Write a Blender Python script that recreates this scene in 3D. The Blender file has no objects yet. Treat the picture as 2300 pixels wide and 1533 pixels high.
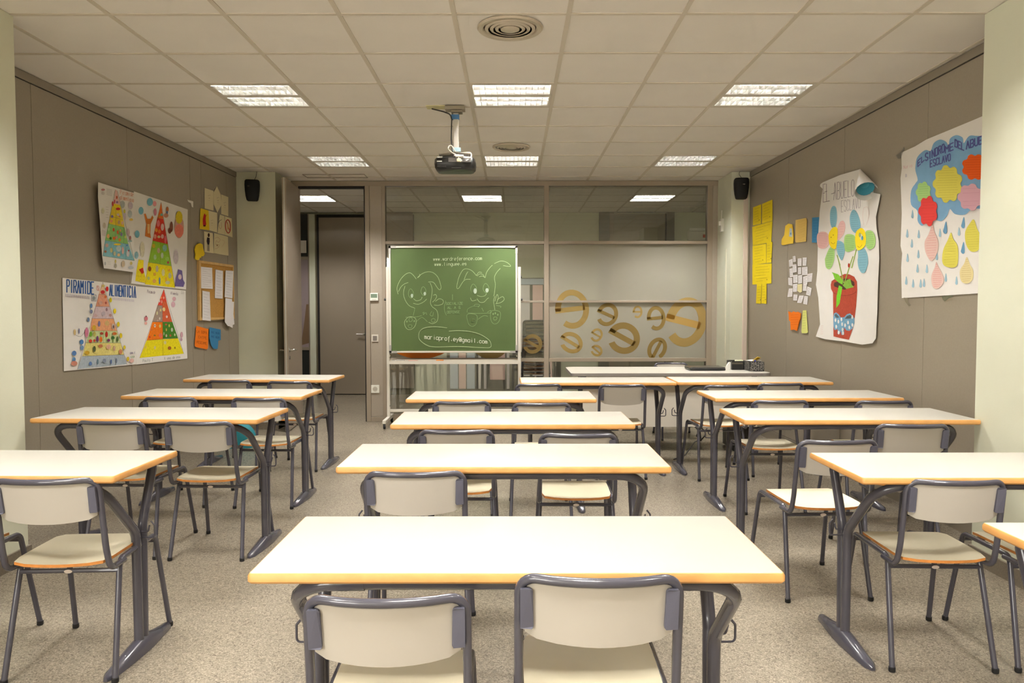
import bpy, bmesh, math, random
from mathutils import Vector, Matrix
random.seed(7)
S = bpy.context.scene
C = S.collection
PI = math.pi
# ------------------------------------------------------------------ camera, world, exposure
EYE = 1.353                      # camera height above the floor
CEIL = 2.893                     # ceiling height
FPX, PITCH, YAW, ROLL = 1685.2, -.0424511, -.00079, -.001084
_cp, _sp, _cy, _sy, _cr, _sr = (math.cos(PITCH), math.sin(PITCH), math.cos(YAW), math.sin(YAW), math.cos(ROLL), math.sin(ROLL))
FW = Vector((_sy * _cp, _cy * _cp, _sp))
R0 = Vector((_cy, -_sy, 0)); U0 = R0.cross(FW)
RT = _cr * R0 + _sr * U0; UP = -_sr * R0 + _cr * U0
cam = bpy.data.cameras.new('camera'); co = bpy.data.objects.new('camera', cam); C.objects.link(co)
cam.sensor_width = 36; cam.lens = FPX * 36 / 2300; cam.clip_start = .05; cam.clip_end = 60
co.matrix_world = Matrix(((RT.x, UP.x, -FW.x, 0), (RT.y, UP.y, -FW.y, 0), (RT.z, UP.z, -FW.z, EYE), (0, 0, 0, 1)))
S.camera = co
S.view_settings.view_transform = 'Standard'
try: S.view_settings.look = 'None'
except Exception: pass
S.view_settings.gamma = 1; S.view_settings.use_curve_mapping = False
S.view_settings.exposure = 0.0
TUBE_POWER = 660.0              # emission strength of the fluorescent tubes
TUBE_COLOUR = (1, .97, .92)
FILL_POWER = 14.0                 # glow of the unseen windows added behind the camera as fill light
FILL_COLOUR = (1, .97, .92)
world = bpy.data.worlds.new('world'); S.world = world; world.use_nodes = True
world.node_tree.nodes['Background'].inputs[0].default_value = (.9, .95, 1, 1)
world.node_tree.nodes['Background'].inputs[1].default_value = .0
S.cycles.use_light_tree = True
S.cycles.max_bounces = 8; S.cycles.diffuse_bounces = 5; S.cycles.glossy_bounces = 4
S.cycles.transmission_bounces = 8; S.cycles.transparent_max_bounces = 16
S.cycles.caustics_reflective = False; S.cycles.caustics_refractive = False
S.cycles.sample_clamp_indirect = 6

def ray(px, py): return RT * ((px - 1150) / FPX) - UP * ((py - 766.5) / FPX) + FW
def at_y(px, py, Y):
    d = ray(px, py); return Vector((0, 0, EYE)) + d * (Y / d.y)
def at_z(px, py, z):
    d = ray(px, py); return Vector((0, 0, EYE)) + d * ((z - EYE) / d.z)
# side walls: x = a + b*y (read off the ceiling line of each wall)
LW = (-3.2413, .0177); RW = (2.7999, -.0153)
def on_wall(w, px, py, off=0.0):
    a, b = w; sgn = 1 if a < 0 else -1
    n = Vector((1, -b, 0)).normalized()
    d = ray(px, py); o = Vector((0, 0, EYE))
    k = n.dot(Vector((a, 0, 0))) + sgn * off
    return o + d * ((k - n.dot(o)) / n.dot(d))

# ------------------------------------------------------------------ materials
def lin(c):
    return tuple(((v / 255) / 12.92 if v / 255 <= .04045 else ((v / 255 + .055) / 1.055) ** 2.4) for v in c)
MATS = {}
def mat(name, col, rough=.5, spec=.5, metal=0, noise=0, nscale=8, bump=0, bscale=200, coat=0, emit=None, strength=0, linear=False):
    if name in MATS: return MATS[name]
    m = bpy.data.materials.new(name); m.use_nodes = True; nt = m.node_tree; b = nt.nodes['Principled BSDF']
    c = col if linear else lin(col)
    b.inputs['Base Color'].default_value = (*c, 1); b.inputs['Roughness'].default_value = rough
    b.inputs['Metallic'].default_value = metal; b.inputs['Specular IOR Level'].default_value = spec
    b.inputs['Coat Weight'].default_value = coat
    if noise:
        tc = nt.nodes.new('ShaderNodeTexCoord'); n = nt.nodes.new('ShaderNodeTexNoise'); n.inputs['Scale'].default_value = nscale; n.inputs['Detail'].default_value = 4
        r = nt.nodes.new('ShaderNodeValToRGB')
        r.color_ramp.elements[0].position = .3; r.color_ramp.elements[1].position = .7
        r.color_ramp.elements[0].color = (*[v * (1 - noise) for v in c], 1); r.color_ramp.elements[1].color = (*[min(1, v * (1 + noise)) for v in c], 1)
        nt.links.new(tc.outputs['Object'], n.inputs['Vector']); nt.links.new(n.outputs['Fac'], r.inputs[0]); nt.links.new(r.outputs[0], b.inputs['Base Color'])
    if bump:
        tc2 = nt.nodes.new('ShaderNodeTexCoord'); n2 = nt.nodes.new('ShaderNodeTexNoise'); n2.inputs['Scale'].default_value = bscale
        bp = nt.nodes.new('ShaderNodeBump'); bp.inputs['Strength'].default_value = bump; bp.inputs['Distance'].default_value = .002
        nt.links.new(tc2.outputs['Object'], n2.inputs['Vector']); nt.links.new(n2.outputs['Fac'], bp.inputs['Height']); nt.links.new(bp.outputs[0], b.inputs['Normal'])
    if emit:
        b.inputs['Emission Color'].default_value = (*emit, 1); b.inputs['Emission Strength'].default_value = strength
    MATS[name] = m; return m
TUBE_C = mat('grey_blue_paint', (74, 73, 83), .24, .5, coat=.4)
PLAST = mat('grey_plastic', (92, 92, 106), .5, .4, bump=.2, bscale=500)
RUBBER = mat('black_rubber', (22, 22, 24), .7)
LAM = mat('cream_laminate', (184, 178, 168), .45, .4, noise=.03, nscale=3)
SEATM = mat('cream_seat_laminate', (226, 216, 188), .38, .45, noise=.04, nscale=5)
PLYE = mat('orange_ply_edge', (196, 128, 62), .5, .4, noise=.15, nscale=40)
TOPM = mat('white_desk_laminate', (188, 184, 174), .32, .45, noise=.012, nscale=2)
TOPE = mat('beech_edge', (214, 158, 92), .45, .45, noise=.1, nscale=14)
CREAM = mat('cream_plaster', (222, 223, 202), .75, .3, noise=.02, nscale=3, bump=.15, bscale=120)
GREYP = mat('taupe_wall_panel', (153, 143, 127), .42, .4, noise=.035, nscale=90)
GREYT = mat('taupe_trim', (140, 130, 115), .4, .4)
FRAME = mat('taupe_frame', (154, 141, 125), .38, .45, metal=.0)
FRAMEL = mat('light_taupe_panel', (164, 153, 139), .45, .4, noise=.02, nscale=50)
GASK = mat('black_gasket', (24, 20, 20), .7)
TILE = mat('ceiling_tile', (249, 244, 237), .9, .2, noise=.012, nscale=4, bump=.3, bscale=350)
BAR = mat('ceiling_bar', (216, 207, 192), .55, .3)
ALU = mat('brushed_aluminium', (200, 198, 192), .35, .5, metal=.75)
WALU = mat('white_painted_metal', (214, 208, 196), .4, .5)
LOUV = mat('louvre_reflector', (228, 229, 225), .28, .5, metal=1.0)
LOUV2 = mat('white_louvre', (236, 234, 228), .5)
HOUS = mat('lamp_housing', (226, 220, 208), .5, .4)
DIFF = mat('diffuser_metal', (206, 194, 176), .34, .5, metal=.25)
GREEN = mat('green_chalkboard', (84, 104, 60), .55, .35, noise=.07, nscale=3)
BLACK = mat('black_plastic', (22, 22, 22), .35, .5)
DKHOLE = mat('dark_void', (14, 14, 14), .9)
PAPER = mat('white_paper', (240, 236, 230), .8, .2, noise=.02, nscale=6)
ENAM = mat('tube_glow', (255, 255, 255), .5, emit=TUBE_COLOUR, strength=TUBE_POWER)
ENAM2 = mat('corridor_tube_glow', (255, 255, 255), .5, emit=TUBE_COLOUR, strength=TUBE_POWER * .42)
CORK = mat('cork', (196, 148, 78), .85, .2, noise=.12, nscale=60)
PINE = mat('pine_frame', (216, 176, 112), .5, .4, noise=.1, nscale=20)
CABLE_D = mat('dark_cable', (40, 36, 32), .5)
CABLE_W = mat('white_cable', (230, 224, 208), .5)
BASEB = mat('terrazzo_base', (128, 118, 104), .35, .4, noise=.2, nscale=160)
STEEL = mat('satin_steel', (190, 186, 178), .25, .5, metal=.9)
WPLAS = mat('white_plastic', (238, 236, 226), .35, .4)

def floor_mat():
    m = bpy.data.materials.new('terrazzo_floor'); m.use_nodes = True; nt = m.node_tree; b = nt.nodes['Principled BSDF']
    tc = nt.nodes.new('ShaderNodeTexCoord')
    v = nt.nodes.new('ShaderNodeTexVoronoi'); v.inputs['Scale'].default_value = 230
    v2 = nt.nodes.new('ShaderNodeTexVoronoi'); v2.inputs['Scale'].default_value = 85
    n = nt.nodes.new('ShaderNodeTexNoise'); n.inputs['Scale'].default_value = 1.3; n.inputs['Detail'].default_value = 3
    for t in (v, v2, n): nt.links.new(tc.outputs['Object'], t.inputs['Vector'])
    s = nt.nodes.new('ShaderNodeSeparateColor'); nt.links.new(v.outputs['Color'], s.inputs[0])
    s2 = nt.nodes.new('ShaderNodeSeparateColor'); nt.links.new(v2.outputs['Color'], s2.inputs[0])
    r = nt.nodes.new('ShaderNodeValToRGB'); e = r.color_ramp.elements
    e[0].position = 0; e[0].color = (*lin((134, 125, 112)), 1); e[1].position = 1; e[1].color = (*lin((196, 186, 170)), 1)
    for p, c in ((.12, (138, 129, 116)), (.2, (161, 152, 138)), (.75, (172, 163, 148)), (.88, (194, 184, 168))):
        q = e.new(p); q.color = (*lin(c), 1)
    nt.links.new(s.outputs[0], r.inputs[0])
    r2 = nt.nodes.new('ShaderNodeValToRGB'); e2 = r2.color_ramp.elements
    e2[0].position = .1; e2[0].color = (.84, .84, .84, 1); e2[1].position = .16; e2[1].color = (1, 1, 1, 1)
    nt.links.new(s2.outputs[1], r2.inputs[0])
    r3 = nt.nodes.new('ShaderNodeValToRGB'); e3 = r3.color_ramp.elements
    e3[0].position = .3; e3[0].color = (.62, .60, .57, 1); e3[1].position = .7; e3[1].color = (.70, .68, .64, 1)
    nt.links.new(n.outputs['Fac'], r3.inputs[0])
    a = nt.nodes.new('ShaderNodeMixRGB'); a.blend_type = 'MULTIPLY'; a.inputs[0].default_value = 1
    a2 = nt.nodes.new('ShaderNodeMixRGB'); a2.blend_type = 'MULTIPLY'; a2.inputs[0].default_value = 1
    nt.links.new(r.outputs[0], a.inputs[1]); nt.links.new(r2.outputs[0], a.inputs[2])
    nt.links.new(a.outputs[0], a2.inputs[1]); nt.links.new(r3.outputs[0], a2.inputs[2])
    nt.links.new(a2.outputs[0], b.inputs['Base Color'])
    b.inputs['Roughness'].default_value = .26; b.inputs['Specular IOR Level'].default_value = .45
    return m
FLOORM = floor_mat()

def glass_mat(name, tint, frost=0.0, frostc=(.8, .78, .7), rough=.02, fac=1.5):
    m = bpy.data.materials.new(name); m.use_nodes = True; nt = m.node_tree; nt.nodes.clear()
    o = nt.nodes.new('ShaderNodeOutputMaterial'); t = nt.nodes.new('ShaderNodeBsdfTransparent'); t.inputs[0].default_value = (*tint, 1)
    g = nt.nodes.new('ShaderNodeBsdfGlossy'); g.inputs['Roughness'].default_value = rough; g.inputs[0].default_value = (.9, .9, .88, 1)
    f = nt.nodes.new('ShaderNodeFresnel'); f.inputs[0].default_value = fac
    mx = nt.nodes.new('ShaderNodeMixShader')
    last = t.outputs[0]
    if frost:
        tr = nt.nodes.new('ShaderNodeBsdfTranslucent'); tr.inputs[0].default_value = (*frostc, 1)
        df = nt.nodes.new('ShaderNodeBsdfDiffuse'); df.inputs[0].default_value = (*frostc, 1)
        ad = nt.nodes.new('ShaderNodeMixShader'); ad.inputs[0].default_value = .5
        nt.links.new(tr.outputs[0], ad.inputs[1]); nt.links.new(df.outputs[0], ad.inputs[2])
        m2 = nt.nodes.new('ShaderNodeMixShader'); m2.inputs[0].default_value = frost
        nt.links.new(t.outputs[0], m2.inputs[1]); nt.links.new(ad.outputs[0], m2.inputs[2]); last = m2.outputs[0]
    nt.links.new(f.outputs[0], mx.inputs[0]); nt.links.new(last, mx.inputs[1]); nt.links.new(g.outputs[0], mx.inputs[2])
    nt.links.new(mx.outputs[0], o.inputs[0]); MATS[name] = m; return m
GLASS = glass_mat('clear_glass', (.93, .94, .9), fac=1.75)
FROST = glass_mat('filmed_glass', (.94, .94, .88), .47, (.88, .84, .72), .10, 1.55)
AMBER = glass_mat('amber_film', (.9, .74, .42), .5, lin((255, 224, 146)), .15)
AMBERD = glass_mat('amber_film_dark', (.78, .66, .4), .5, lin((218, 188, 116)), .15)
TAPE = glass_mat('clear_tape', (.95, .93, .86), .45, (.8, .77, .68), .15)

def ink_mat():
    m = bpy.data.materials.new('coloured_ink'); m.use_nodes = True; nt = m.node_tree; b = nt.nodes['Principled BSDF']
    a = nt.nodes.new('ShaderNodeVertexColor'); a.layer_name = 'Col'
    tc = nt.nodes.new('ShaderNodeTexCoord'); n = nt.nodes.new('ShaderNodeTexNoise'); n.inputs['Scale'].default_value = 60; n.inputs['Detail'].default_value = 3
    r = nt.nodes.new('ShaderNodeValToRGB'); r.color_ramp.elements[0].color = (.86, .86, .86, 1); r.color_ramp.elements[1].color = (1.08, 1.08, 1.08, 1)
    r.color_ramp.elements[0].position = .3; r.color_ramp.elements[1].position = .7
    mx = nt.nodes.new('ShaderNodeMixRGB'); mx.blend_type = 'MULTIPLY'; mx.inputs[0].default_value = 1
    nt.links.new(tc.outputs['Object'], n.inputs['Vector']); nt.links.new(n.outputs['Fac'], r.inputs[0])
    nt.links.new(a.outputs['Color'], mx.inputs[1]); nt.links.new(r.outputs[0], mx.inputs[2]); nt.links.new(mx.outputs[0], b.inputs['Base Color'])
    b.inputs['Roughness'].default_value = .8; b.inputs['Specular IOR Level'].default_value = .2
    return m
INK = ink_mat()

# ------------------------------------------------------------------ mesh building
def fillet(pts, rad, seg=5, closed=False):
    P = [Vector(p) for p in pts]; n = len(P); out = []
    rads = rad if isinstance(rad, (list, tuple)) else [rad] * n
    for i in range(n):
        if not closed and i in (0, n - 1): out.append(P[i]); continue
        a, b, c = P[i - 1], P[i], P[(i + 1) % n]
        u = (a - b); w = (c - b); lu, lw = u.length, w.length
        if lu < 1e-6 or lw < 1e-6: out.append(b); continue
        u /= lu; w /= lw; ang = u.angle(w, PI)
        if ang > PI - .02 or rads[i] <= 0: out.append(b); continue
        d = min(rads[i] / math.tan(ang / 2), lu * .49 if (i - 1 > 0 or closed) else lu * .98, lw * .49 if (i + 1 < n - 1 or closed) else lw * .98)
        p0 = b + u * d; p1 = b + w * d; r = d * math.tan(ang / 2)
        cen = b + (u + w).normalized() * (r / math.sin(ang / 2))
        v0 = p0 - cen; v1 = p1 - cen; th = v0.angle(v1, 0)
        ax = v0.cross(v1)
        if ax.length < 1e-12: out.append(b); continue
        ax.normalize()
        for k in range(seg + 1):
            out.append(cen + Matrix.Rotation(th * k / seg, 3, ax) @ v0)
    return out

class MB:
    def __init__(s): s.v = []; s.f = []; s.m = []; s.c = []
    def add(s, v, f, m=0, col=(1, 1, 1)):
        k = len(s.v); s.v += [tuple(p) for p in v]
        for q in f: s.f.append(tuple(i + k for i in q)); s.m.append(m); s.c.append(col)
        return s
    def box(s, x0, x1, y0, y1, z0, z1, m=0, col=(1, 1, 1)):
        v = [(x, y, z) for z in (z0, z1) for y in (y0, y1) for x in (x0, x1)]
        return s.add(v, [(0, 2, 3, 1), (4, 5, 7, 6), (0, 1, 5, 4), (2, 6, 7, 3), (0, 4, 6, 2), (1, 3, 7, 5)], m, col)
    def prism(s, pts, d, m=0, col=(1, 1, 1), m_side=None):
        """polygon of 3-D points (front face), extruded by -d (a vector)"""
        P = [Vector(p) for p in pts]; n = len(P); d = Vector(d)
        nrm = Vector((0, 0, 0))
        for i in range(n): nrm += P[i].cross(P[(i + 1) % n])
        if nrm.dot(d) > 0: P.reverse()   # front faces away from d
        v = P + [p + d for p in P]
        s.add(v, [tuple(range(n))], m, col)
        s.add(v, [tuple(range(2 * n - 1, n - 1, -1))] + [(i, i + n, (i + 1) % n + n, (i + 1) % n) for i in range(n)], m if m_side is None else m_side, col)
        return s
    def tube(s, path, r, n=8, m=0, closed=False, caps=True):
        P = [Vector(p) for p in path]; N = len(P); rr = r if isinstance(r, (list, tuple)) else [r] * N
        t = []
        for i in range(N):
            if closed: d = P[(i + 1) % N] - P[i - 1]
            else: d = P[min(i + 1, N - 1)] - P[max(i - 1, 0)]
            t.append(d.normalized() if d.length > 1e-9 else Vector((0, 0, 1)))
        a = Vector((0, 0, 1)) if abs(t[0].z) < .9 else Vector((1, 0, 0))
        u = (a - t[0] * a.dot(t[0])).normalized(); V = []
        for i in range(N):
            u = (u - t[i] * u.dot(t[i])).normalized(); w = t[i].cross(u)
            for k in range(n):
                q = 2 * PI * k / n; V.append(P[i] + (u * math.cos(q) + w * math.sin(q)) * rr[i])
        F = []
        for i in range(N if closed else N - 1):
            j = (i + 1) % N
            for k in range(n): F.append((i * n + k, i * n + (k + 1) % n, j * n + (k + 1) % n, j * n + k))
        if caps and not closed: F.append(tuple(range(n - 1, -1, -1))); F.append(tuple((N - 1) * n + k for k in range(n)))
        return s.add(V, F, m)
    def lathe(s, prof, cen, n=32, m=0, axis='z'):
        cx, cy, cz = cen; V = []
        for r, h in prof:
            for k in range(n):
                q = 2 * PI * k / n; a, b = r * math.cos(q), r * math.sin(q)
                V.append((cx + a, cy + b, cz + h) if axis == 'z' else ((cx + a, cy + h, cz + b) if axis == 'y' else (cx + h, cy + a, cz + b)))
        F = []
        for i in range(len(prof) - 1):
            for k in range(n): F.append((i * n + k, i * n + (k + 1) % n, (i + 1) * n + (k + 1) % n, (i + 1) * n + k))
        if prof[0][0] > 1e-6: F.append(tuple(range(n - 1, -1, -1)))
        if prof[-1][0] > 1e-6: F.append(tuple((len(prof) - 1) * n + k for k in range(n)))
        return s.add(V, F, m)
    def plate(s, outline, fn, th, rings=3, m=0, m_edge=1, nrm=(0, 0, 1)):
        """curved plate: 2-D outline scaled in rings; fn(a,b)->3-D point; thickness th along nrm"""
        N = len(outline); V = []; nr = Vector(nrm) * th
        sc = [0.0] + [(i + 1) / rings for i in range(rings)]
        top = [Vector(fn(0, 0))]
        ca = sum(p[0] for p in outline) / N; cb = sum(p[1] for p in outline) / N
        top = [Vector(fn(ca, cb))]
        for k in sc[1:]:
            for p in outline: top.append(Vector(fn(ca + (p[0] - ca) * k, cb + (p[1] - cb) * k)))
        V = top + [p - nr for p in top]; L = len(top); F = []
        for i in range(N): F.append((0, 1 + i, 1 + (i + 1) % N))
        for k in range(rings - 1):
            for i in range(N):
                a = 1 + k * N + i; b = 1 + k * N + (i + 1) % N; F.append((a, a + N, b + N, b))
        G = [tuple(L + i for i in reversed(f)) for f in F]
        E = [(1 + (rings - 1) * N + i, L + 1 + (rings - 1) * N + i, L + 1 + (rings - 1) * N + (i + 1) % N, 1 + (rings - 1) * N + (i + 1) % N) for i in range(N)]
        k0 = len(s.v); s.v += [tuple(p) for p in V]
        for f in F + G: s.f.append(tuple(i + k0 for i in f)); s.m.append(m); s.c.append((1, 1, 1))
        for f in E: s.f.append(tuple(i + k0 for i in f)); s.m.append(m_edge); s.c.append((1, 1, 1))
        return s
    def build(s, name, mats, parent=None, smooth=False, bevel=0, world=False, ang=38, flip=True, free_origin=False):
        if not isinstance(mats, (list, tuple)): mats = [mats]
        v = s.v; org = Vector((0, 0, 0))
        if parent is None and not free_origin:
            xs = [p[0] for p in v]; ys = [p[1] for p in v]; zs = [p[2] for p in v]
            org = Vector(((min(xs) + max(xs)) / 2, (min(ys) + max(ys)) / 2, min(zs)))
        elif world and parent is not None:
            org = parent.location.copy()
            if parent.parent: org += parent.parent.location
        if org.length > 0: v = [(p[0] - org.x, p[1] - org.y, p[2] - org.z) for p in v]
        me = bpy.data.meshes.new(name); me.from_pydata(v, [], s.f)
        for mm in mats: me.materials.append(mm)
        me.polygons.foreach_set('material_index', s.m)
        if INK in mats:
            at = me.color_attributes.new('Col', 'FLOAT_COLOR', 'CORNER'); buf = []
            for f, c in zip(s.f, s.c): buf += [*c, 1.0] * len(f)
            at.data.foreach_set('color', buf)
        if flip or bevel:
            bm = bmesh.new(); bm.from_mesh(me)
            if flip: bmesh.ops.recalc_face_normals(bm, faces=bm.faces)
            if bevel: bmesh.ops.bevel(bm, geom=[e for e in bm.edges if e.calc_face_angle(0) > .5], offset=bevel, segments=2, profile=.5, affect='EDGES')
            bm.to_mesh(me); bm.free()
        if smooth:
            me.polygons.foreach_set('use_smooth', [True] * len(me.polygons))
            try: me.set_sharp_from_angle(angle=math.radians(ang))
            except Exception: pass
        me.update()
        o = bpy.data.objects.new(name, me); C.objects.link(o)
        if parent is None: o.location = org
        else: o.parent = parent
        return o
def tag(o, label, cat, group=None, kind=None):
    if label: o['label'] = label
    if cat: o['category'] = cat
    if group: o['group'] = group
    if kind: o['kind'] = kind
    return o
def thing(name, label, cat, loc=(0, 0, 0), rz=0, group=None, kind=None):
    o = bpy.data.objects.new(name, None); C.objects.link(o); o.location = loc; o.rotation_euler = (0, 0, rz); o.empty_display_size = .1
    return tag(o, label, cat, group, kind)
def struct(o): o['kind'] = 'structure'; return o
def copy_tree(o, parent=None):
    c = o.copy(); C.objects.link(c); c.parent = parent
    for ch in o.children: copy_tree(ch, c)
    return c
def box1(name, b, m, parent=None, world=True, bevel=0):
    return MB().box(*b).build(name, m, parent, world=world, bevel=bevel)

# ================================================================== ROOM SHELL
YB = 9.05          # front face of the glazed partition
YF = 12.0          # far wall of the corridor
fl = MB().box(-6, 6, -4.4, 12.6, -.1, 0).build('floor', FLOORM, free_origin=True); struct(fl)
def slanted(w, y0, y1, z0, z1, o0, o1, m=0, mb=None):
    a, b = w; sg = 1 if a < 0 else -1
    n = Vector((1, -b, 0)).normalized() * sg
    mb = mb or MB(); P = []
    for z in (z0, z1):
        for y in (y0, y1):
            for o in (o0, o1):
                p = Vector((a + b * y, y, z)) + n * o; P.append(p)
    return mb.add(P, [(0, 2, 3, 1), (4, 5, 7, 6), (0, 1, 5, 4), (2, 6, 7, 3), (0, 4, 6, 2), (1, 3, 7, 5)], m)
def side_wall(name, w, joints, y_end):
    base = struct(slanted(w, -4.3, y_end, 0, CEIL, -.16, -.008).build(name, GASK, free_origin=True))
    ys = sorted(joints)
    for i in range(len(ys) - 1):
        slanted(w, ys[i] + .002, ys[i + 1] - .002, .10, CEIL - .062, -.012, 0).build('panel', GREYP, base, bevel=.0015)
    slanted(w, -4.2, y_end, CEIL - .055, CEIL - .001, -.012, .006).build('top_rail', GREYT, base)
    slanted(w, -4.2, y_end, CEIL - .061, CEIL - .056, -.02, -.004).build('shadow_gap', GASK, base)
    slanted(w, -4.2, y_end, 0, .095, -.012, .008).build('skirting', GREYT, base)
    return base
def wy(w, px): return on_wall(w, px, 600).y
LJ = [-4.2, -3, -1.8, -.6, .6, 1.7, 2.9, 4.03] + [wy(LW, p) for p in (80, 291, 430, 455, 512)] + [9.0]
RJ = [-4.2, -3, -1.8, -.6, .6, 1.7, 2.9, 3.6] + [wy(RW, p) for p in (2077, 1892.5, 1768.5)] + [9.0]
side_wall('wall_left', LW, LJ, 9.1)
side_wall('wall_right', RW, RJ, 9.1)
wr = struct(box1('wall_rear', (-3.5, 3.1, -4.4, -4.3, 0, CEIL + .1), CREAM))
FILL_GLOW = mat('added_window_glow', (240, 240, 236), .5, emit=FILL_COLOUR, strength=FILL_POWER)
w4 = thing('added_window', None, None, (-3.2, -2.5, .9), kind='structure')  # unseen glowing panes in the left wall, added as a light source
def xl(y): return LW[0] + LW[1] * y
for k in range(3):
    ya = -4.15 + 1.1 * k; slanted(LW, ya + .03, ya + 1.07, .93, 2.7, .0, .012).build('pane', FILL_GLOW, w4, world=True)
for k in range(4): slanted(LW, -4.18 + 1.1 * k, -4.12 + 1.1 * k, .87, 2.76, .0, .05).build('frame_stile', FRAME, w4, world=True)
for z in (.87, 2.7): slanted(LW, -4.18, -.82, z, z + .06, 0, .045).build('frame_rail', FRAME, w4, world=True)
def pillar(x0, x1, y0, y1, sides):
    p = struct(MB().box(x0, x1, y0, y1, 0, CEIL).build('pillar', CREAM, free_origin=True))
    m = MB(); t = .012; h = .085
    m.box(x0 - (t if 'l' in sides else 0), x1 + (t if 'r' in sides else 0), y0 - (t if 'f' in sides else 0), y1 + (t if 'b' in sides else 0), 0, h)
    m.build('skirting', BASEB, p)
    return p
pillar(-3.4, -2.62, 3.45, 4.005, 'rbf'); pillar(2.475, 3.0, 3.45, 4.0, 'lbf')
pillar(-3.3, -2.653, 8.46, 9.2, 'f'); pillar(2.462, 2.9, 8.5, 9.2, 'lf')
# little grey ceiling-edge stubs where the pillars meet the grid
# --------------------------------------------------------------- glazed partition
wb = thing('wall_back', None, None, (0, YB, 0), kind='structure')
def fr(name, m, px0, px1, py0, py1, y0, y1, parent=wb, Y=YB, z0=None, z1=None, x0=None, x1=None, bevel=.003):
    a = at_y(px0, 600, Y).x if x0 is None else x0; b = at_y(px1, 600, Y).x if x1 is None else x1
    c = at_y(1150, py1, Y).z if z0 is None else z0; d = at_y(1150, py0, Y).z if z1 is None else z1
    return MB().box(min(a, b), max(a, b), y0, y1, min(c, d), max(c, d)).build(name, m, parent, world=True, bevel=bevel)
XL, XR = -2.653, 2.462
fr('header', FRAME, 0, 0, 0, 417, YB, 9.15, x0=XL, x1=XR, z1=CEIL)
fr('door_jamb', FRAME, 0, 0, 0, 0, YB, 9.15, x0=XL, x1=-2.57, z0=0, z1=2.835)
fr('door_jamb', FRAME, 821, 831, 0, 0, YB - .012, 9.15, z0=0, z1=2.835)
fr('gasket', GASK, 0, 0, 417, 422, YB + .01, 9.13, x0=-2.57, x1=at_y(819, 600, YB).x)
fr('gasket', GASK, 818.5, 821, 0, 0, YB - .008, 9.13, z0=0.0, z1=2.83)
fr('jamb_panel', FRAMEL, 831, 858, 0, 0, YB + .004, 9.14, z0=.06, z1=2.835)
fr('post', FRAME, 858, 866, 0, 0, YB, 9.15, z0=0, z1=2.835)
fr('mullion', FRAME, 1222, 1233, 0, 0, YB, 9.15, z0=0, z1=2.835)
fr('post', FRAME, 1588, 1600, 0, 0, YB, 9.15, z0=0, z1=2.835)
fr('jamb_panel', FRAMEL, 1600, 1616, 0, 0, YB + .004, 9.14, z0=0, z1=2.835)
fr('plinth', FRAME, 831, 866, 0, 0, YB - .01, 9.14, z0=0, z1=.058)
for (a, b) in ((866, 1222), (1233, 1588)):
    fr('transom', FRAME, a, b, 541, 548, YB, 9.14)
    fr('transom', FRAME, a, b, 674.5, 679.5, YB + .004, 9.13)
    fr('transom', FRAME, a, b, 804, 812, YB, 9.14)
    fr('bottom_rail', FRAME, a, b, 0, 0, YB, 9.14, z0=0, z1=.085)
w1 = thing('window_1', None, None, (0, YB, 0), kind='structure')
for (a, b, fz) in ((866, 1222, False), (1233, 1588, True)):
    for (c, d, mid) in ((417, 541, 0), (548, 674.5, 1), (679.5, 804, 1), (812, 932, 0)):
        fr('pane', FROST if (fz and mid) else GLASS, a, b, c, d, YB + .045, YB + .051, parent=w1, bevel=0)

# e-shaped film letters (seen from behind, so mirrored)
def e_letter(cx, cy, w, h, rot, wd, m, name='film_letter', Y=None, thick=.0012):
    """mirrored lower-case e as a ribbon: arc from the left end of the bar over the top, down the right side, to lower left; plus the bar"""
    Y = Y or YB + .043
    sc = Y / FPX; X0 = at_y(cx, cy, Y); rw, rh = w * sc / 2, h * sc / 2; t = wd * sc
    n = 30; out = []; inn = []
    for k in range(n + 1):
        a = math.radians(180 + 2 - (180 + 132) * k / n)
        out.append((rw * math.cos(a), rh * math.sin(a))); inn.append(((rw - t) * math.cos(a), (rh - t) * math.sin(a)))
    cr, sr = math.cos(rot), math.sin(rot)
    def T(p): return (X0.x + p[0] * cr - p[1] * sr, Y, X0.z + p[0] * sr + p[1] * cr)
    mb = MB(); V = [T(p) for p in out] + [T(p) for p in inn]; N = n + 1
    V2 = [(p[0], p[1] + thick, p[2]) for p in V]
    for k in range(n):
        mb.add([V[k], V[k + 1], V[N + k + 1], V[N + k], V2[k], V2[k + 1], V2[N + k + 1], V2[N + k]], [(0, 1, 2, 3), (7, 6, 5, 4), (0, 4, 5, 1), (3, 2, 6, 7)])
    bt = t * .42
    b = [(-rw, -bt), (rw - t * .7, -bt), (rw - t * .7, bt), (-rw, bt)]
    B = [T(p) for p in b]; mb.prism(B, (0, thick, 0))
    return mb
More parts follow.
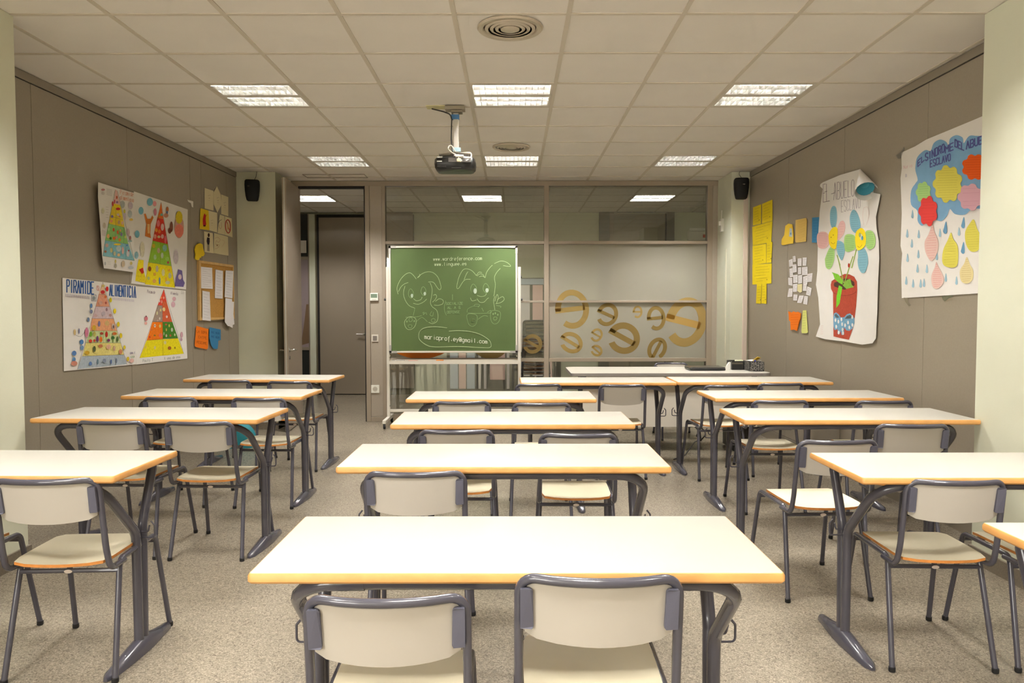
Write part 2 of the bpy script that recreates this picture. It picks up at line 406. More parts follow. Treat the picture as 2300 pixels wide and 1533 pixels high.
LET = [(1285, 694, 76, 88, .12, 13, AMBER, 'large amber letter e film on the glass, right of the mullion'),
       (1364, 706, 48, 53, -.42, 9, AMBERD, 'dark amber mirrored e film tilted left, above the biggest dark e'),
       (1432, 700, 22, 28, 0, 4.5, AMBER, 'tiny faint amber e film near the middle of the right pane'),
       (1474, 714, 42, 55, .1, 8.5, AMBERD, 'upright dark amber mirrored e film beside the largest letter'),
       (1541, 723, 92, 112, -.25, 19, AMBER, 'largest amber mirrored e film at the right edge of the glass'),
       (1401, 759, 74, 70, -.5, 14, AMBERD, 'big dark amber e film low in the right pane, tilted left'),
       (1283, 769, 54, 46, -.55, 9, AMBER, 'amber e film lying over low beside the mullion'),
       (1340, 752, 27, 31, -.5, 5, AMBER, 'small amber e film, upper of the close pair'),
       (1340, 787, 28, 25, -.7, 5, AMBER, 'small amber e film, lower of the close pair'),
       (1476, 783, 53, 42, 1.1, 9, AMBERD, 'dark amber e film rolled on its side under the upright one'),
       (1196, 772, 44, 44, -.5, 8, AMBERD, 'dark amber e film left of the mullion, beside the chalkboard'),
       (1098, 770, 86, 70, -.3, 14, AMBERD, 'dark amber e film behind the lower edge of the chalkboard')]
for (cx, cy, w, h, r, wd, m, lb) in LET:
    tag(e_letter(cx, cy, w, h, r, wd, m).build('film_letter', m), lb, 'sticker', 'amber letter films on the glass')
ORANGE = mat('orange_film', (226, 122, 22), .5, .3)
tag(e_letter(945, 711, 210, 190, .05, 46, ORANGE).build('film_letter', ORANGE), 'opaque orange letter film mostly hidden behind the green chalkboard', 'sticker')

# --------------------------------------------------------------- open door leaf
d1 = thing('door_1', None, None, (-2.56, 9.03, 0), kind='structure')
H0 = Vector((-2.56, 9.03, 0)); H1 = Vector((-2.478, 8.27, 0)); dr = (H1 - H0).normalized(); nl = Vector((-dr.y, dr.x, 0))
if nl.x > 0: nl = -nl
def leaf(a, b, z0, z1, o0, o1):
    P = [H0 + dr * s_ + nl * o + Vector((0, 0, z)) for z in (z0, z1) for s_ in (a, b) for o in (o0, o1)]
    return MB().add(P, [(0, 2, 3, 1), (4, 5, 7, 6), (0, 1, 5, 4), (2, 6, 7, 3), (0, 4, 6, 2), (1, 3, 7, 5)])
LL = (H1 - H0).length
leaf(0, LL, .01, 2.80, 0, .043).build('leaf', FRAME, d1, world=True, bevel=.002)
leaf(LL - .001, LL + .002, .01, 2.80, .016, .027).build('edge_strip', ALU, d1, world=True)
for sd, o in ((1, -.001), (-1, .044)):
    b0 = H0 + dr * (LL - .075) + nl * o; hz = Vector((0, 0, .905)); out = -nl * sd
    hd = MB(); hd.tube(fillet([b0 + hz, b0 + hz + out * .055, b0 + hz + out * .055 - dr * .12], .02), .0095, 8)
    hd.tube([b0 + hz, b0 + hz + out * .008], .024, 14)
    hd.tube([b0 + Vector((0, 0, .82)), b0 + Vector((0, 0, .82)) + out * .007], .02, 14)
    hd.build('handle', STEEL, d1, world=True, smooth=True)

# --------------------------------------------------------------- corridor beyond
wf = struct(MB().box(-6, 6, YF, YF + .1, 0, CEIL).build('wall_far', CREAM, free_origin=True))
def ff(name, m, px0, px1, py0, py1, y0, y1, parent=wf, **k): return fr(name, m, px0, px1, py0, py1, y0, y1, parent, Y=YF, **k)
struct(box1('wall_corridor_left', (-6.1, -6, 9.1, 12.1, 0, CEIL), CREAM)); struct(box1('wall_corridor_right', (6, 6.1, 9.1, 12.1, 0, CEIL), CREAM))
struct(box1('wall_corridor_front', (-6.1, -3.3, 9.1, 9.2, 0, CEIL), CREAM)); struct(box1('wall_corridor_front', (2.9, 6.1, 9.1, 9.2, 0, CEIL), CREAM))
OLIVE = mat('dim_olive_frame', (112, 104, 82), .5, .3)
ff('door_surround', OLIVE, 0, 0, 0, 0, YF - .05, YF, x0=-5.2, x1=at_y(930, 600, YF).x, z0=0, z1=2.86)
d2 = thing('door_2', None, None, (-2.7, YF - .05, 0), kind='structure')
fr('gasket', GASK, 714, 838, 482, 0, YF - .058, YF - .05, parent=d2, Y=YF, z0=.0)
fr('leaf', FRAME, 719.5, 835, 489, 0, YF - .075, YF - .058, parent=d2, Y=YF, z0=.012)
hb = at_y(812, 750, YF - .08)
hh = MB(); hh.tube(fillet([(hb.x + .05, YF - .075, hb.z), (hb.x + .05, YF - .13, hb.z), (hb.x - .07, YF - .13, hb.z)], .02), .010, 8)
hh.tube([(hb.x + .05, YF - .075, hb.z), (hb.x + .05, YF - .083, hb.z)], .024, 12); hh.build('handle', STEEL, d2, world=True, smooth=True)
ff('post', CREAM, 698, 711, 481, 0, YF - .09, YF - .05, z0=0)
ff('post', FRAME, 695, 698.5, 481, 0, YF - .07, YF - .05, z0=0)
w2 = thing('window_2', None, None, (-3.6, YF - .05, 0), kind='structure')
DGL = mat('dark_glass', (38, 40, 40), .08, .6); MAUVE = mat('mauve_board', (150, 134, 136), .7); BROWNB = mat('brown_board', (118, 92, 66), .7)
fr('pane', DGL, 640, 694, 480, 576, YF - .056, YF - .05, parent=w2, Y=YF)
fr('transom', FRAME, 640, 695, 576, 583, YF - .07, YF - .05, parent=w2, Y=YF)
fr('board', MAUVE, 640, 694, 583, 780, YF - .056, YF - .05, parent=w2, Y=YF)
fr('paper', PAPER, 660, 691, 540, 568, YF - .059, YF - .056, parent=w2, Y=YF)
m_ = MB(); q = [at_y(x, y, YF - .058) for x, y in ((688, 683), (694, 683), (694, 770), (676, 775), (684, 720))]; m_.prism(q, (0, .002, 0)); m_.build('brown_sheet', BROWNB, w2, world=True)
fr('transom', FRAME, 640, 695, 778, 785, YF - .07, YF - .05, parent=w2, Y=YF)
fr('pane', DGL, 640, 694, 785, 860, YF - .056, YF - .05, parent=w2, Y=YF)
# door seen through the right-hand glazing
d3 = thing('door_3', None, None, (1.95, YF - .04, 0), kind='structure')
GD = mat('grey_door', (150, 142, 126), .4, .4); GDF = mat('grey_door_frame', (118, 114, 104), .4, .4)
for a, b, c, d in ((1345, 1368, 470, 0), (1496, 1513, 470, 0)): fr('jamb', GDF, a, b, c, d, YF - .04, YF, parent=d3, Y=YF, z0=0)
fr('head', GDF, 1345, 1513, 468, 478, YF - .045, YF, parent=d3, Y=YF)
fr('stop', FRAME, 1368, 1378, 478, 0, YF - .03, YF, parent=d3, Y=YF, z0=0)
fr('leaf', GD, 1378, 1494, 480, 0, YF - .022, YF, parent=d3, Y=YF, z0=0.01)
fr('gasket', GASK, 1493, 1496, 480, 0, YF - .034, YF, parent=d3, Y=YF, z0=0)
# classroom window opposite, with pink and blue boards behind it
w3 = thing('window_3', None, None, (-.2, YF - .04, 0), kind='structure')
PINKB = mat('pink_board', (250, 214, 206), .7); BLUEB = mat('pale_blue_board', (206, 216, 230), .6); WB = mat('white_board', (244, 236, 236), .5)
fr('frame', GDF, 1003, 1260, 624, 0, YF - .03, YF, parent=w3, Y=YF, z0=.02)
for (a, b, c, d, mm) in ((1010, 1028, 700, 872, BLUEB), (1030, 1046, 700, 872, PINKB), (1048, 1066, 700, 872, BLUEB), (1074, 1080, 700, 872, WB), (1086, 1092, 700, 872, WB),
                         (1100, 1134, 700, 852, PINKB), (1138, 1144, 700, 872, WB), (1163, 1190, 640, 790, WB), (1196, 1219, 640, 790, PINKB), (1225, 1257, 640, 790, PINKB), (1163, 1257, 626, 639, BLUEB), (1163, 1190, 800, 872, WB), (1196, 1219, 800, 872, WB), (1225, 1240, 800, 872, PINKB)):
    fr('board', mm, a, b, c, d, YF - .045, YF - .03, parent=w3, Y=YF)
# panel pair left of it
ff('panel', FRAME, 866, 930, 478, 0, YF - .06, YF - .05, z0=.1, x1=at_y(929, 600, YF).x)
em = thing('emergency_light', 'white emergency light box with red mark, seen through glass top right', 'light', tuple(at_y(1568, 540, YF - .03)))
fr('case', WPLAS, 1543, 1588, 520, 541, YF - .09, YF, parent=em, Y=YF, bevel=.012)
fr('lens', mat('clear_lens', (250, 248, 240), .15), 1546, 1586, 513, 520, YF - .08, YF, parent=em, Y=YF, bevel=.008)
REDM = mat('red_mark', (196, 58, 44), .5)
fr('red_mark', REDM, 1575, 1586, 528, 535, YF - .093, YF - .09, parent=em, Y=YF, bevel=0)

# --------------------------------------------------------------- ceilings
GX0, GY0 = -.305, 3.9877
def make_ceiling(name, xs, ys, x_lo, x_hi, y_lo, y_hi, skip, z=CEIL):
    root = thing(name, None, None, ((x_lo + x_hi) / 2, (y_lo + y_hi) / 2, z), kind='structure')
    meshes = {}
    xe = [x_lo] + [x for x in xs if x_lo + .02 < x < x_hi - .02] + [x_hi]; ye = [y_lo] + [y for y in ys if y_lo + .02 < y < y_hi - .02] + [y_hi]
    for i in range(len(xe) - 1):
        for j in range(len(ye) - 1):
            cx = (xe[i] + xe[i + 1]) / 2; cy = (ye[j] + ye[j + 1]) / 2
            if any(abs(cx - a) < .1 and abs(cy - b) < .1 for a, b in skip): continue
            w = round(xe[i + 1] - xe[i], 3); h = round(ye[j + 1] - ye[j], 3)
            if (w, h) not in meshes:
                o = MB().box(-w / 2, w / 2, -h / 2, h / 2, .003, .018).build('ceiling_tile', TILE, root); meshes[(w, h)] = o.data
            else:
                o = bpy.data.objects.new('ceiling_tile', meshes[(w, h)]); C.objects.link(o); o.parent = root
            o.location = (cx - root.location.x, cy - root.location.y, random.uniform(-.0006, .0006))
    for x in xe[1:-1]: MB().box(x - .0125, x + .0125, y_lo, y_hi, z - .002, z + .003).build('grid_bar', BAR, root, world=True)
    for y in ye[1:-1]: MB().box(x_lo, x_hi, y - .012, y + .012, z - .0012, z + .003).build('grid_bar', BAR, root, world=True)
    return root
xs = [GX0 + .6 * i for i in range(-7, 8)]; ys = [GY0 + .6 * j for j in range(-14, 10)]
LIGHTS = [(GX0 + .6 * i + .3, GY0 + .6 * j + .3) for j in (2, 6, -2, -6, -10) for i in (-3, 0, 3)]
make_ceiling('ceiling', xs, ys, -3.24, 2.80, -4.32, 9.06, LIGHTS)
struct(box1('ceiling_slab', (-6.2, 6.2, -4.5, 12.7, CEIL + .14, CEIL + .2), CREAM))
cxs = [-.42 - .3 + .6 * i for i in range(-9, 11)]; cys = [10.2 + .6 * j for j in range(-2, 4)]
CL = [(-.42 + 2.36 * i, 10.5) for i in (-1, 0, 1)]
cxs2 = sorted([-.42 + 2.36 * i + s * .3 for i in (-2, -1, 0, 1, 2) for s in (-1, 1)] + [-.42 + 2.36 * i + 1.18 + s * .29 for i in (-2, -1, 0, 1) for s in (-1, 1)])
make_ceiling('ceiling', cxs2, cys, -6, 6, 9.15, 12.0, CL)

# --------------------------------------------------------------- louvred ceiling lights
def make_light(hb=.030, tz=.047, lm=None, tm=None):
    t = thing('ceiling_light', 'x', 'ceiling light')
    h = MB(); a = .2875; zt = .085
    for b in ((-a, -a + .004, -a, a, 0, zt), (a - .004, a, -a, a, 0, zt), (-a, a, -a, -a + .004, 0, zt), (-a, a, a - .004, a, 0, zt), (-a - .002, a + .002, -a - .002, a + .002, zt, zt + .004)): h.box(*b)
    h.build('housing', HOUS, t)
    f = MB()
    for b in ((-a, a, -a, -.262, 0, .004), (-a, a, .262, a, 0, .004), (-a, -.27, -.262, .262, 0, .004), (.27, a, -.262, .262, 0, .004)): f.box(*b)
    f.build('frame', HOUS, t)
    MB().box(-.27, .27, -.03, .03, 0, .03).build('centre_strip', HOUS, t)
    for s in (-1, 1):
        c = s * .146; l = MB()
        for k in range(14):                      # cross blades, V section
            x = -.268 + .536 * k / 13
            l.add([(x - .0012, c - .114, .001), (x + .0012, c - .114, .001), (x + .0035, c - .114, hb), (x - .0035, c - .114, hb), (x - .0012, c + .114, .001), (x + .0012, c + .114, .001), (x + .0035, c + .114, hb), (x - .0035, c + .114, hb)],
                  [(0, 1, 5, 4), (1, 2, 6, 5), (2, 3, 7, 6), (3, 0, 4, 7)])
        for y in (-.114, 0, .114):
            l.add([(-.27, c + y - .001, .001), (-.27, c + y + .001, .001), (-.27, c + y + .015, hb), (-.27, c + y - .015, hb), (.27, c + y - .001, .001), (.27, c + y + .001, .001), (.27, c + y + .015, hb), (.27, c + y - .015, hb)],
                  [(0, 1, 5, 4), (1, 2, 6, 5), (2, 3, 7, 6), (3, 0, 4, 7)])
        l.build('louvre', lm or LOUV, t)
        for y in (-.057, .057):
            MB().tube([(-.265, c + y, tz), (.265, c + y, tz)], .009, 6).build('lamp_tube', tm or ENAM, t)
    return t
proto_l = make_light()
LB = {(0, 2): 'centre of the nearer row, its cells dull green', (-3, 2): 'left of the nearer row', (3, 2): 'right of the nearer row',
      (0, 6): 'centre of the farther row, beyond the second round vent', (-3, 6): 'left of the farther row, near the open door', (3, 6): 'right of the farther row, near the right speaker',
      (0, -2): 'centre, above the front desks', (-3, -2): 'left, above the front desks', (3, -2): 'right, above the front desks',
      (0, -6): 'centre, just behind the camera', (-3, -6): 'left, just behind the camera', (3, -6): 'right, just behind the camera',
      (0, -10): 'centre, farthest behind the camera', (-3, -10): 'left, farthest behind the camera', (3, -10): 'right, farthest behind the camera'}
first = True
for j in (2, 6, -2, -6, -10):
    for i in (-3, 0, 3):
        o = proto_l if first else copy_tree(proto_l); first = False
        o.location = (GX0 + .6 * i + .3, GY0 + .6 * j + .3, CEIL - .001)
        tag(o, 'square louvred ceiling light, ' + LB[(i, j)], 'ceiling light', 'louvred lights in the classroom ceiling')
for (x, y), lb in zip(CL, ('seen through the open doorway', 'seen through the left glazing above the chalkboard', 'seen through the right glazing, in front of the grey door')):
    o = make_light(.024, .04, LOUV2, ENAM2); o.location = (x, y, CEIL - .001)
    tag(o, 'louvred corridor ceiling light ' + lb, 'ceiling light', 'lights in the corridor ceiling')

# --------------------------------------------------------------- round air vents
def make_vent(x, y, lb):
    t = thing('air_vent', lb, 'air vent', (x, y, CEIL), group='round ceiling vents')
    MB().lathe([(.178, 0), (.18, -.006), (.172, -.014), (.15, -.012), (.143, -.004), (.143, .0)], (0, 0, 0), 40).build('flange', DIFF, t, smooth=True)
    MB().lathe([(.0001, -.0015), (.144, -.0015)], (0, 0, 0), 32).build('dark_hollow_disc', mat('vent_hollow_shade', (70, 64, 54), .6), t, flip=False)  # dark-coloured disc stands in for the shaded hollow behind the rings
    for r in (.138, .110, .082):
        MB().lathe([(r, -.003), (r - .002, -.008), (r - .014, -.0125), (r - .018, -.0125), (r - .018, -.014), (r - .013, -.015), (r, -.010), (r + .002, -.003)], (0, 0, 0), 36).build('ring', DIFF, t, smooth=True)
    MB().lathe([(.0001, -.017), (.03, -.0165), (.052, -.013), (.054, -.004)], (0, 0, 0), 28).build('centre_cone', DIFF, t, smooth=True, flip=False)
make_vent(-.012, 4.17, 'large round metal ceiling vent at the top of the photo'); make_vent(-.01, 7.18, 'round metal ceiling vent just before the farther centre light')
# access hatch outline in the ceiling before the door
hx0 = at_z(692, 400, CEIL); hx1 = at_z(828, 400, CEIL)
hm = MB(); 
for b in ((hx0.x, hx1.x, 8.62, 8.626), (hx0.x, hx1.x, 8.83, 8.836), (hx0.x, hx0.x + .006, 8.62, 8.83), (hx1.x - .006, hx1.x, 8.62, 8.83)): hm.box(*b, CEIL - .004, CEIL + .003)
tag(hm.build('hatch_frame', GREYT), 'thin hatch outline in the ceiling before the doorway', 'hatch')

# --------------------------------------------------------------- projector
pc = Vector((-.435, 5.78, 0))
pr = thing('projector', 'black projector hanging upside down from the ceiling on a white pole', 'projector', (pc.x, pc.y, 2.39))
def L(*p): return [Vector((pc.x + a, pc.y + b, c)) for a, b, c in p]
bd = MB(); out = []
for (x, y) in ((-.135, -.10), (-.155, -.05), (-.155, .09), (-.13, .12), (.13, .12), (.155, .09), (.155, -.05), (.135, -.10), (.06, -.115), (-.06, -.115)): out.append((x, y))
n = len(out); rings = [(.86, 2.405), (.97, 2.425), (1.0, 2.455), (.985, 2.488), (.9, 2.502)]
V = [(pc.x + x * k, pc.y + y * k, z) for k, z in rings for x, y in out]; F = [tuple(range(n - 1, -1, -1)), tuple((len(rings) - 1) * n + i for i in range(n))]
for r in range(len(rings) - 1):
    for i in range(n): F.append((r * n + i, r * n + (i + 1) % n, (r + 1) * n + (i + 1) % n, (r + 1) * n + i))
bd.add(V, F); bd.build('body', BLACK, pr, world=True, smooth=True, ang=50)
VENTM = mat('dark_grey_plastic', (52, 50, 48), .45)
for k in range(3): MB().box(pc.x - .128, pc.x - .062, pc.y - .121, pc.y - .112, 2.42 + k * .009, 2.425 + k * .009).build('vent_slot', VENTM, pr, world=True)
MB().box(pc.x - .02, pc.x + .05, pc.y - .121, pc.y - .113, 2.412, 2.417).build('vent_slot', VENTM, pr, world=True)
ports = MB().box(pc.x - .045, pc.x + .125, pc.y - .119, pc.y - .105, 2.455, 2.488).build('port_panel', mat('mid_grey_plastic', (96, 92, 88), .5), pr, world=True, bevel=.002)
for k, (cx_, m__) in enumerate(((.055, WPLAS), (.075, VENTM), (.092, WPLAS), (.11, VENTM))):
    MB().tube([(pc.x + cx_, pc.y - .124, 2.468), (pc.x + cx_, pc.y - .117, 2.468)], .005, 8).build('socket', m__, pr, world=True)
for a, z in ((-.14, 2.492), (-.142, 2.462)):
    MB().box(pc.x + a + .012, pc.x + a + .05, pc.y - .119, pc.y - .112, z - .003, z + .003).build('label_strip', WPLAS, pr, world=True)
cage = MB()
for x in (-.115, .115): cage.tube([Vector((pc.x + x, pc.y - .09, 2.52)), Vector((pc.x + x, pc.y + .09, 2.52))], .004, 6)
for k in range(9):
    y = -.09 + .0225 * k; cage.tube([Vector((pc.x - .115, pc.y + y, 2.52)), Vector((pc.x, pc.y + y, 2.535)), Vector((pc.x + .115, pc.y + y, 2.52))], .003, 5)
for x, y in ((-.1, -.08), (.1, -.08), (-.1, .08), (.1, .08)): cage.tube(L((x, y, 2.52), (x, y, 2.49)), .005, 6)
cage.build('cage', mat('grey_steel_wire', (120, 112, 100), .4, metal=.4), pr, world=True, smooth=True)
po = MB(); po.box(pc.x - .014, pc.x + .026, pc.y - .012, pc.y + .012, 2.52, CEIL - .03); po.build('pole', WALU, pr, world=True, bevel=.003)
MB().box(pc.x - .075, pc.x + .075, pc.y - .06, pc.y + .04, CEIL - .03, CEIL - .003).build('ceiling_plate', mat('grey_plate', (150, 140, 122), .5), pr, world=True, bevel=.004)
MB().box(pc.x - .03, pc.x + .055, pc.y - .05, pc.y + .03, CEIL - .05, CEIL - .03).build('plate_clamp', mat('grey_plate2', (138, 128, 110), .5), pr, world=True, bevel=.004)
BLUET = mat('blue_tape', (70, 120, 170), .6); PBLUET = mat('pale_blue_tape', (176, 208, 214), .6)
MB().box(pc.x - .03, pc.x + .03, pc.y - .017, pc.y + .017, CEIL - .095, CEIL - .06).build('blue_tape_band', BLUET, pr, world=True)
MB().box(pc.x - .018, pc.x + .04, pc.y - .017, pc.y + .017, 2.555, 2.585).build('pale_tape_band', PBLUET, pr, world=True)
MB().tube(fillet(L((-.18, .02, CEIL - .008), (-.09, 0, CEIL - .035), (-.035, -.02, CEIL - .06), (-.025, -.02, CEIL - .1), (-.03, -.02, 2.65), (-.022, -.02, 2.56), (-.01, -.05, 2.52)), .05), .005, 6).build('dark_cable', CABLE_D, pr, world=True, smooth=True)
MB().tube(fillet(L((.015, -.02, 2.54), (.0, -.05, 2.55), (-.03, -.07, 2.6), (-.055, -.08, 2.565), (-.02, -.1, 2.53), (.03, -.125, 2.5), (.035, -.13, 2.475)), .03), .0045, 6).build('white_cable', CABLE_W, pr, world=True, smooth=True)
MB().tube(fillet(L((.02, -.03, 2.53), (.08, -.07, 2.537), (.125, -.09, 2.53), (.13, -.1, 2.5), (.1, -.12, 2.47)), .03), .004, 6).build('white_cable', CABLE_W, pr, world=True, smooth=True)
MB().box(pc.x + .02, pc.x + .052, pc.y - .142, pc.y - .118, 2.455, 2.478).build('cable_plug', mat('cream_plug', (214, 202, 168), .5), pr, world=True, bevel=.003)
MB().tube(L((.01, -.125, 2.498), (.07, -.125, 2.498)), .010, 8).build('white_adapter', WPLAS, pr, world=True, smooth=True)
s0 = at_z(960, 245, CEIL)
tag(box1('masking_strip', (s0.x, s0.x + .145, 5.74, 5.84, CEIL - .002, CEIL + .003), mat('pale_yellow_tape', (222, 214, 168), .8)), 'pale yellow tape strip on the ceiling beside the projector plate', 'tape')

# --------------------------------------------------------------- speakers
def speaker(px, py, Y, lb, tw, cable):
    c = at_y(px, py, Y)
    t = thing('wall_speaker', lb, 'speaker', (c.x, Y, c.z), group='black wall speakers')
    prof = [(-.115, .052, .05), (-.105, .062, .062), (-.06, .072, .078), (0, .079, .088), (.06, .082, .088), (.1, .08, .08), (.115, .07, .066)]
    m = MB(); n = 16; V = []
    for z, w, d in prof:
        for k in range(n):
            a = 2 * PI * k / n; ca, sa = math.cos(a), math.sin(a)
            x = w * math.copysign(abs(ca) ** .55, ca); y = -.075 + d * .75 * math.copysign(abs(sa) ** .6, sa)
            V.append((x * math.cos(tw) - y * math.sin(tw), x * math.sin(tw) + y * math.cos(tw), z))
    F = [tuple(range(n - 1, -1, -1)), tuple((len(prof) - 1) * n + k for k in range(n))]
    for r in range(len(prof) - 1):
        for k in range(n): F.append((r * n + k, r * n + (k + 1) % n, (r + 1) * n + (k + 1) % n, (r + 1) * n + k))
    m.add(V, F); m.build('cabinet', mat('matt_black', (18, 18, 17), .65, .3), t, smooth=True, ang=60)
    b = MB().box(-.012, .012, -.146, -.142, .035, .043); b.build('maker_plate', STEEL, t)
    MB().box(-.03, .03, -.03, 0, -.03, .03).build('bracket', BLACK, t)
    MB().tube(fillet(cable, .02), .0025, 5).build('cable', CABLE_D, t, smooth=True)
speaker(568, 430, 8.46, 'black wall speaker on the left pale pillar', .25, [(.02, -.03, .11), (.04, -.01, .16), (.055, -.004, .255)])
speaker(1662, 426, 8.5, 'black wall speaker on the right pale pillar', -.1, [(.02, -.03, .11), (.0, -.01, .15), (-.02, -.02, .17), (-.01, -.02, .2), (.03, -.004, .225), (.07, -.004, .228)])

# ================================================================== CHAIRS
def seat_outline(n=28):
    # rear edge (y=-.19) bulges, front straight, rounded corners
    pts = []; ex = 11.0
    for k in range(n):
        a = 2 * PI * k / n; c, s_ = math.cos(a), math.sin(a)
        r = (abs(c) ** ex + abs(s_) ** ex) ** (-1 / ex)
        x, y = c * r, s_ * r
        X = x * (.171 - .004 * (y < 0) * -y); Y = .01 + y * .185
        if y < 0: Y -= .014 * (1 - x * x)
        pts.append((X, Y))
    return pts
def make_chair():
    t = thing('school_chair', 'x', 'chair')
    def sf(x, y):
        z = .447 - .013 * max(0, 1 - (x / .17) ** 2) * max(0, 1 - ((y + .05) / .2) ** 2)
        if y > .12: z -= (y - .12) ** 2 * 1.6
        return (x, y, z)
    MB().plate(seat_outline(32), sf, .011, 5).build('seat', [SEATM, PLYE], t, smooth=True, ang=50)
    def back_y(x, z): return -.232 + (.757 - z) * .17 - .042 * (1 - (x / .18) ** 2) + .010
    n = 36; o = []
    for k in range(n):
        a = 2 * PI * k / n; c, s_ = math.cos(a), math.sin(a); ex = 11.0
        r = (abs(c) ** ex + abs(s_) ** ex) ** (-1 / ex); x, z = c * r, s_ * r
        X = x * .168; Z = .680 + z * (.068 if z > 0 else .066)
        if z < 0: Z += .0 - .013 * (1 - x * x) * (-z)
        o.append((X, Z))
    MB().plate(o, lambda x, z: (x, back_y(x, z), z), .009, 4, nrm=(0, 1, 0)).build('backrest', [LAM, mat('ply_edge_pale', (206, 176, 138), .5)], t, smooth=True, ang=50)
    for sx in (-1, 1):
        P = []
        for (dx, dz) in ((.148, .730), (.153, .735), (.176, .735), (.176, .640), (.150, .638), (.146, .643)): P.append((sx * dx, back_y(.15, dz) - .022 + (0.004 if dx < .149 else 0), dz))
        MB().prism(P, (0, .03, 0)).build('bracket', PLAST, t, bevel=.003)
    # back frame: inverted U whose feet hook forward under the seat
    fy = lambda z: -.232 + (.757 - z) * .17
    pts = [(-.183, -.06, .414), (-.183, -.168, .414), (-.181, fy(.5) - .004, .5), (-.179, fy(.757), .757)]
    top = [(x, -.232 - .042 * (1 - (x / .18) ** 2), .757) for x in (-.10, -.05, 0, .05, .10)]
    pts = pts + top + [(-a, b, c) for a, b, c in reversed(pts)]
    rad = [0, .045, .3, .05, 0.2, .2, .2, .2, .2, .05, .3, .045, 0]
    MB().tube(fillet(pts, rad, 6), .0112, 10).build('back_frame', TUBE_C, t, smooth=True, ang=60)
    for sx in (-1, 1):
        x = sx * .178
        for y0, y1, nm in ((.222, .31, 'f'), (-.085, -.180, 'r')):
            pth = fillet([(x, .06, .424), (x, y0, .424), (sx * .196, y1, .012)], .035, 6)
            lg = MB().tube(pth, .0108, 10).build('leg', TUBE_C, t, smooth=True, ang=60)
            MB().lathe([(.0115, 0), (.013, .003), (.013, .018), (.011, .02)], (sx * .1965, y1, 0), 10).build('foot_cap', RUBBER, lg, smooth=True)
    cb = MB().tube([(-.178, -.096, .386), (.178, -.096, .386)], .009, 8).build('crossbar', TUBE_C, t, smooth=True)
    st = MB().lathe([(.0001, -.0105), (.010, -.0100)], (0, -.096, .386), 14, axis='y'); st.v = [(x * 1.5, y, .386 + (z - .386) * .7) for x, y, z in st.v]
    st.build('oval_sticker', mat('sticker_white', (226, 214, 208), .4), cb, flip=False)
    MB().tube([(-.178, .232, .396), (.178, .232, .396)], .009, 8).build('crossbar', TUBE_C, t, smooth=True)
    return t
def chair_top(px, Y): return at_y(px, 700, Y).x
# (px of the top bar's middle, distance of the bar, turn, label)
G1 = 'school chairs at the desks'
CH = [(859, 1.575, .03, 'cream school chair pushed under the nearest desk, left of the pair'),
      (1350, 1.63, -.02, 'cream school chair pushed under the nearest desk, right of the pair'),
      (929, 2.70, .03, 'lone cream school chair at the second desk of the middle column'),
      (1023, 3.64, 0, 'cream chair at the third middle desk, left one, mostly hidden'),
      (1300, 3.53, -.02, 'cream chair pushed back from the third middle desk, right one'),
      (1036, 4.78, .03, 'cream chair at the fourth middle desk, left one, only its top showing'),
      (1217, 4.70, 0, 'cream chair at the fourth middle desk, right one, only its top bar showing'),
      (1210, 5.90, .02, 'cream chair at the rear middle desk, left one behind the fourth desk'),
      (1400, 5.85, -.02, 'cream chair in the aisle at the rear middle desk, right one'),
      (1637, 5.80, .06, 'cream chair at the last desk by the teacher table, left one'),
      (1759, 5.94, .02, 'cream chair at the last desk by the teacher table, right one, top bar only'),
      (1758, 4.82, 0, 'cream chair at the second rearmost right desk, left one'),
      (1994, 4.8, 0, 'cream chair at the second rearmost right desk, beside the wall'),
      (1892, 3.35, .05, 'cream chair with brightly lit seat, in the right aisle'),
      (2060, 3.81, -.04, 'cream chair near the right pillar, behind the corner desk'),
      (2167, 2.665, -.03, 'cream school chair at the nearest right desk, fully visible'),
      (2465, 2.665, 0, 'cream school chair at the nearest right desk, cut by the right edge'),
      (84, 2.59, .05, 'cream school chair at the nearest left desk, cut by the left edge'),
      (-290, 2.61, .0, 'cream school chair at the nearest left desk, only a front leg showing'),
      (237, 3.95, -.03, 'cream chair at the second left desk, left one, beside the pillar'),
      (438, 3.92, -.02, 'cream chair at the second left desk, right one, on the aisle'),
      (374, 5.02, -.03, 'cream chair at the third left desk, left one, top only'),
      (575, 4.98, -.03, 'cream chair at the third left desk, right one, beside the aisle'),
      (510, 6.25, -.03, 'cream chair at the rearmost left desk, left one, top bar only'),
      (646, 6.15, -.03, 'cream chair at the rearmost left desk, right one, before the doorway')]
chair0 = make_chair()
for i, (px, Y, rz, lb) in enumerate(CH):
    o = chair0 if i == 0 else copy_tree(chair0)
    o.scale = (1, 1, 1)
    x = chair_top(px, Y); o.rotation_euler = (0, 0, rz)
    o.location = (x - .255 * math.sin(rz), Y + .255 * math.cos(rz), 0)
    if i in (0, 15, 16): o.scale = (.965, .965, .965)      # the nearest row has the lower size
    tag(o, lb, 'chair', G1)
o = copy_tree(chair0); o.location = (chair_top(1507, 8.25), 8.0, 0); o.rotation_euler = (0, 0, PI); o.scale = (1, 1, 1)
tag(o, "cream chair behind the teacher's desk, facing the class", 'chair')
for k in range(9):
    o = copy_tree(chair0); o.location = (.33, 10.9 - .012 * k, .055 * k); o.rotation_euler = (0, 0, 0); o.scale = (1, 1, 1)
    tag(o, 'cream chair in the tall stack out in the corridor, %s' % ('bottom of the stack' if k == 0 else 'top of the stack' if k == 8 else ('second', 'third', 'fourth', 'fifth', 'sixth', 'seventh', 'eighth')[k - 1] + ' from the bottom'), 'chair', 'chairs stacked in the corridor')

